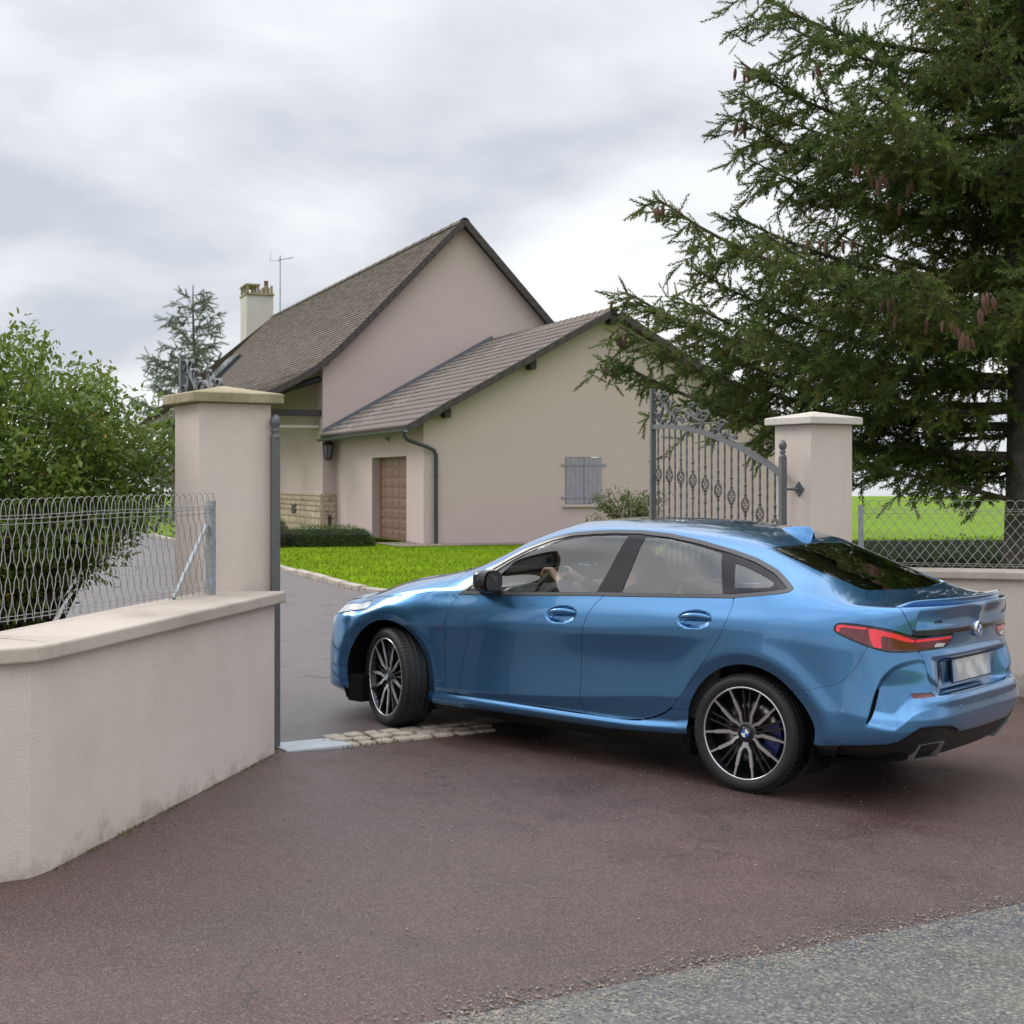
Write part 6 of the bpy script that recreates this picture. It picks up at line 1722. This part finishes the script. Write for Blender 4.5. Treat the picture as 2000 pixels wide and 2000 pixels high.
# the far conifer left of the house, loose, haze painted into its needle colour
fb = np.array([(378-1000)*86/2917, 86, -.2]); br = []
rgf = np.random.default_rng(9)
for i in range(64):
    z = 1.5 + 11.3*(i/64); a = i*2.399 + rgf.normal(0, .3); ln = (5.2*(1 - z/13.9)**.85 + .3)*rgf.uniform(.65, 1.1); br.append((np.array([0, 0, z]), np.array([ln*math.cos(a), ln*math.sin(a), z + ln*rgf.uniform(-.05, .35)]), .06, .06))
M_FAR = (leaf_mat('hazed_conifer_needle', (.16, .195, .155), (.20, .235, .18), (.22, .25, .18), scale=.6, rough=.7), M_BARK)
far_, nf = spruce('far_conifer', fb, 13.4, br, 'loose haze-paled conifer beyond the house roof', 10, .22, sprig=.60, dens=.32, mats=M_FAR)

# ---------------------------------------------------------------- the driver (frame of the car: -Y is the left, driver's, side)
def skin_obj(name, joints, edges, material, parent=None, sub=2):
    me = bpy.data.meshes.new(name); names = list(joints); me.from_pydata([joints[k][0] for k in names], [(names.index(a), names.index(b)) for a, b in edges], []); me.update()
    o = link(name, me, parent); me.materials.append(material)
    sk = o.modifiers.new('skin', 'SKIN'); sk.use_smooth_shade = True
    if not me.skin_vertices: 
        import bmesh
        bm = bmesh.new(); bm.from_mesh(me); bm.verts.layers.skin.verify(); bm.to_mesh(me); bm.free()
    for v, k in zip(me.skin_vertices[0].data, names): v.radius = (joints[k][1], joints[k][1] if len(joints[k]) < 3 else joints[k][2])
    me.skin_vertices[0].data[0].use_root = True
    s = o.modifiers.new('sub', 'SUBSURF'); s.levels = sub; s.render_levels = sub
    return o
M_SKIN = mat('skin', (.48, .30, .22), rough=.5, sub=.1)
M_SWEATER = mat('navy_sweater', (.020, .028, .055), rough=.9, noise=(60, .5))
M_HAIR = mat('hair', (.16, .10, .055), rough=.6, noise=(80, .4))
D0 = -.37
J = {'pelvis': ((1.43, D0, .52), .12, .15), 'waist': ((1.50, D0, .68), .105, .14), 'chest': ((1.57, D0, .86), .11, .16), 'neckb': ((1.60, D0, 1.00), .055), 'neck': ((1.60, D0, 1.06), .048), 'jaw': ((1.575, D0, 1.125), .062), 'head': ((1.60, D0, 1.19), .078, .07), 'crown': ((1.605, D0, 1.25), .055)}
E_ = [('pelvis', 'waist'), ('waist', 'chest'), ('chest', 'neckb'), ('neckb', 'neck'), ('neck', 'jaw'), ('jaw', 'head'), ('head', 'crown')]
for s, k in ((-1, 'l'), (1, 'r')):
    J.update({'sh'+k: ((1.57, D0 + s*.175, .955), .055), 'el'+k: ((1.36, D0 + s*.225, .86), .042), 'fa'+k: ((1.20, D0 + s*.165, .955), .034), 'wr'+k: ((1.085, D0 + s*.105, 1.035), .024), 'pa'+k: ((1.045, D0 + s*.085, 1.06), .026, .034),
              'hip'+k: ((1.38, D0 + s*.09, .50), .085), 'kn'+k: ((.99, D0 + s*.11, .60), .058), 'an'+k: ((.72, D0 + s*.10, .30), .04), 'to'+k: ((.60, D0 + s*.10, .30), .034)})
    E_ += [('chest', 'sh'+k), ('sh'+k, 'el'+k), ('el'+k, 'fa'+k), ('fa'+k, 'wr'+k), ('wr'+k, 'pa'+k), ('pelvis', 'hip'+k), ('hip'+k, 'kn'+k), ('kn'+k, 'an'+k), ('an'+k, 'to'+k)]
    for f in range(4):
        y = D0 + s*.085 + (f - 1.5)*.021
        ln = (.9, 1.0, .95, .75)[f]
        J.update({'f%d%s' % (f, k): ((1.010, y, 1.085), .0095), 'g%d%s' % (f, k): ((.985, y, 1.085 + .006*ln), .009), 'h%d%s' % (f, k): ((.966, y, 1.062 - .012*ln), .0085), 'i%d%s' % (f, k): ((.972, y, 1.045 - .010*ln), .008)})
        E_ += [('pa'+k, 'f%d%s' % (f, k)), ('f%d%s' % (f, k), 'g%d%s' % (f, k)), ('g%d%s' % (f, k), 'h%d%s' % (f, k)), ('h%d%s' % (f, k), 'i%d%s' % (f, k))]
    J.update({'t1'+k: ((1.030, D0 + s*.045, 1.045), .011), 't2'+k: ((1.010, D0 + s*.028, 1.035), .0095)}); E_ += [('pa'+k, 't1'+k), ('t1'+k, 't2'+k)]
person = skin_obj('person', J, E_, M_SKIN)
person.matrix_world = car.matrix_world.copy()
tag(person, 'driver in a dark sweater with both hands on the steering wheel', 'person')
JS = {k: v for k, v in J.items() if k in ('pelvis', 'waist', 'chest', 'shl', 'ell', 'fal', 'shr', 'elr', 'far')}
JS = {k: (v[0], *[r + .012 for r in v[1:]]) for k, v in JS.items()}
JS['neckb'] = ((1.595, D0, .985), .075)
for k, s in (('l', -1), ('r', 1)): JS['cu'+k] = ((1.11, D0 + s*.118, 1.018), .036)
sw_ = skin_obj('sweater', JS, [('pelvis', 'waist'), ('waist', 'chest'), ('chest', 'neckb'), ('chest', 'shl'), ('shl', 'ell'), ('ell', 'fal'), ('fal', 'cul'), ('chest', 'shr'), ('shr', 'elr'), ('elr', 'far'), ('far', 'cur')], M_SWEATER, person)
m_ = MB(); rg = []
for t in np.linspace(0, 1, 9):
    z = 1.135 + .15*t; r = .088*math.sqrt(max(.02, 1 - (max(0, t-.35)/.66)**2)); rg.append([(1.618 + r*1.05*math.cos(a) + (.012 if abs(a) < 1.4 else 0), D0 + r*.95*math.sin(a), z) for a in (np.linspace(-2.0, 2.0, 17) if t < .7 else np.linspace(-3.1, 3.1, 17))])
m_.loft(rg, closed=False, smooth=True); m_.build('hair', M_HAIR, person)

# ---------------------------------------------------------------- litter: pebbles, weeds, fallen leaves
def pebble_template(rg):
    t = (1 + 5**.5)/2; v = np.array([(-1,t,0),(1,t,0),(-1,-t,0),(1,-t,0),(0,-1,t),(0,1,t),(0,-1,-t),(0,1,-t),(t,0,-1),(t,0,1),(-t,0,-1),(-t,0,1)], float); v /= np.linalg.norm(v[0])
    f = np.array([(0,11,5),(0,5,1),(0,1,7),(0,7,10),(0,10,11),(1,5,9),(5,11,4),(11,10,2),(10,7,6),(7,1,8),(3,9,4),(3,4,2),(3,2,6),(3,6,8),(3,8,9),(4,9,5),(2,4,11),(6,2,10),(8,6,7),(9,8,1)])
    return v * np.array([1, .8, .55]) * rg.uniform(.85, 1.15, (12, 1)), f
rgl = np.random.default_rng(77)
def pebbles(name, xy, size, material, label):
    n = len(xy); pos = np.column_stack([xy, ground_z(xy[:, 0], xy[:, 1]) + .004 + size*.25])
    a = rgl.uniform(0, 2*PI, n); R = np.zeros((n, 3, 3)); R[:, 0, 0] = np.cos(a); R[:, 0, 1] = -np.sin(a); R[:, 1, 0] = np.sin(a); R[:, 1, 1] = np.cos(a); R[:, 2, 2] = 1
    tv, tt = pebble_template(rgl)
    return tag(stamp(name, tv, tt, pos, R, size, material), label, 'gravel', kind='stuff')
M_PEB = mat('loose_chippings', (.36, .31, .25), rough=.9, two=((.10, .10, .11), 30, .4, .6))
E = np.array(ROAD_EDGE[2:11]); seg = rgl.integers(0, len(E)-1, 5200); t = rgl.random(5200)[:, None]
xy = E[seg]*(1-t) + E[seg+1]*t; xy = xy + np.array([-.5, .86])*(rgl.normal(-.03, .085, 5200))[:, None]
pebbles('loose_gravel', xy, rgl.uniform(.002, .0065, 5200), M_PEB, 'loose chippings scattered along the seam between drive and road')
xy = rgl.uniform((-1.6, 4.6), (3.2, 9.5), (420, 2)); pebbles('drive_grit', xy, rgl.uniform(.002, .006, 420), M_PEB, 'tiny pale stones scattered over the reddish drive')
# weeds and moss at the foot of the left wall
P0, P1 = np.array([-1.93, 6.25]), np.array([-1.40, 8.80]); n = 520; cl = rgl.uniform(0, 1, 26); t = np.clip(cl[rgl.integers(0, 26, n)] + rgl.normal(0, .018, n), 0, 1)
xy = P0 + (P1 - P0)*t[:, None] + np.array([.98, -.2])*(np.abs(rgl.normal(0, .014, n)) + .003)[:, None]
base = np.column_stack([xy, ground_z(xy[:, 0], xy[:, 1])]); a = rgl.uniform(0, 2*PI, n); side = np.column_stack([np.cos(a), np.sin(a), np.zeros(n)])
o = scatter_tris('wall_weeds', base, np.array([0, 0, 1.]), side, rgl.uniform(.004, .018, n), np.full(n, .0022), mat('weed_green', (.13, .12, .05), rough=.8, noise=(40, .4)), lean=np.column_stack([rgl.normal(0, .012, (n, 2)), np.zeros(n)]))
tag(o, 'thin line of weeds and moss at the foot of the left wall', 'weeds', kind='stuff')
n = 500; t = rgl.random(n); xy = np.array([-1.03, 9.02]) + np.array([.8, .6])*(t*.5)[:, None] + np.array([-.6, .8])*(rgl.uniform(-.03, .30, n))[:, None]
base = np.column_stack([xy, ground_z(xy[:, 0], xy[:, 1])]); a = rgl.uniform(0, 2*PI, n); side = np.column_stack([np.cos(a), np.sin(a), np.zeros(n)])
o = scatter_tris('cobble_moss', base, np.array([0, 0, 1.]), side, rgl.uniform(.01, .03, n), np.full(n, .003), bpy.data.materials['weed_green']); tag(o, 'moss and grass tufts between the first cobbles', 'moss', kind='stuff')
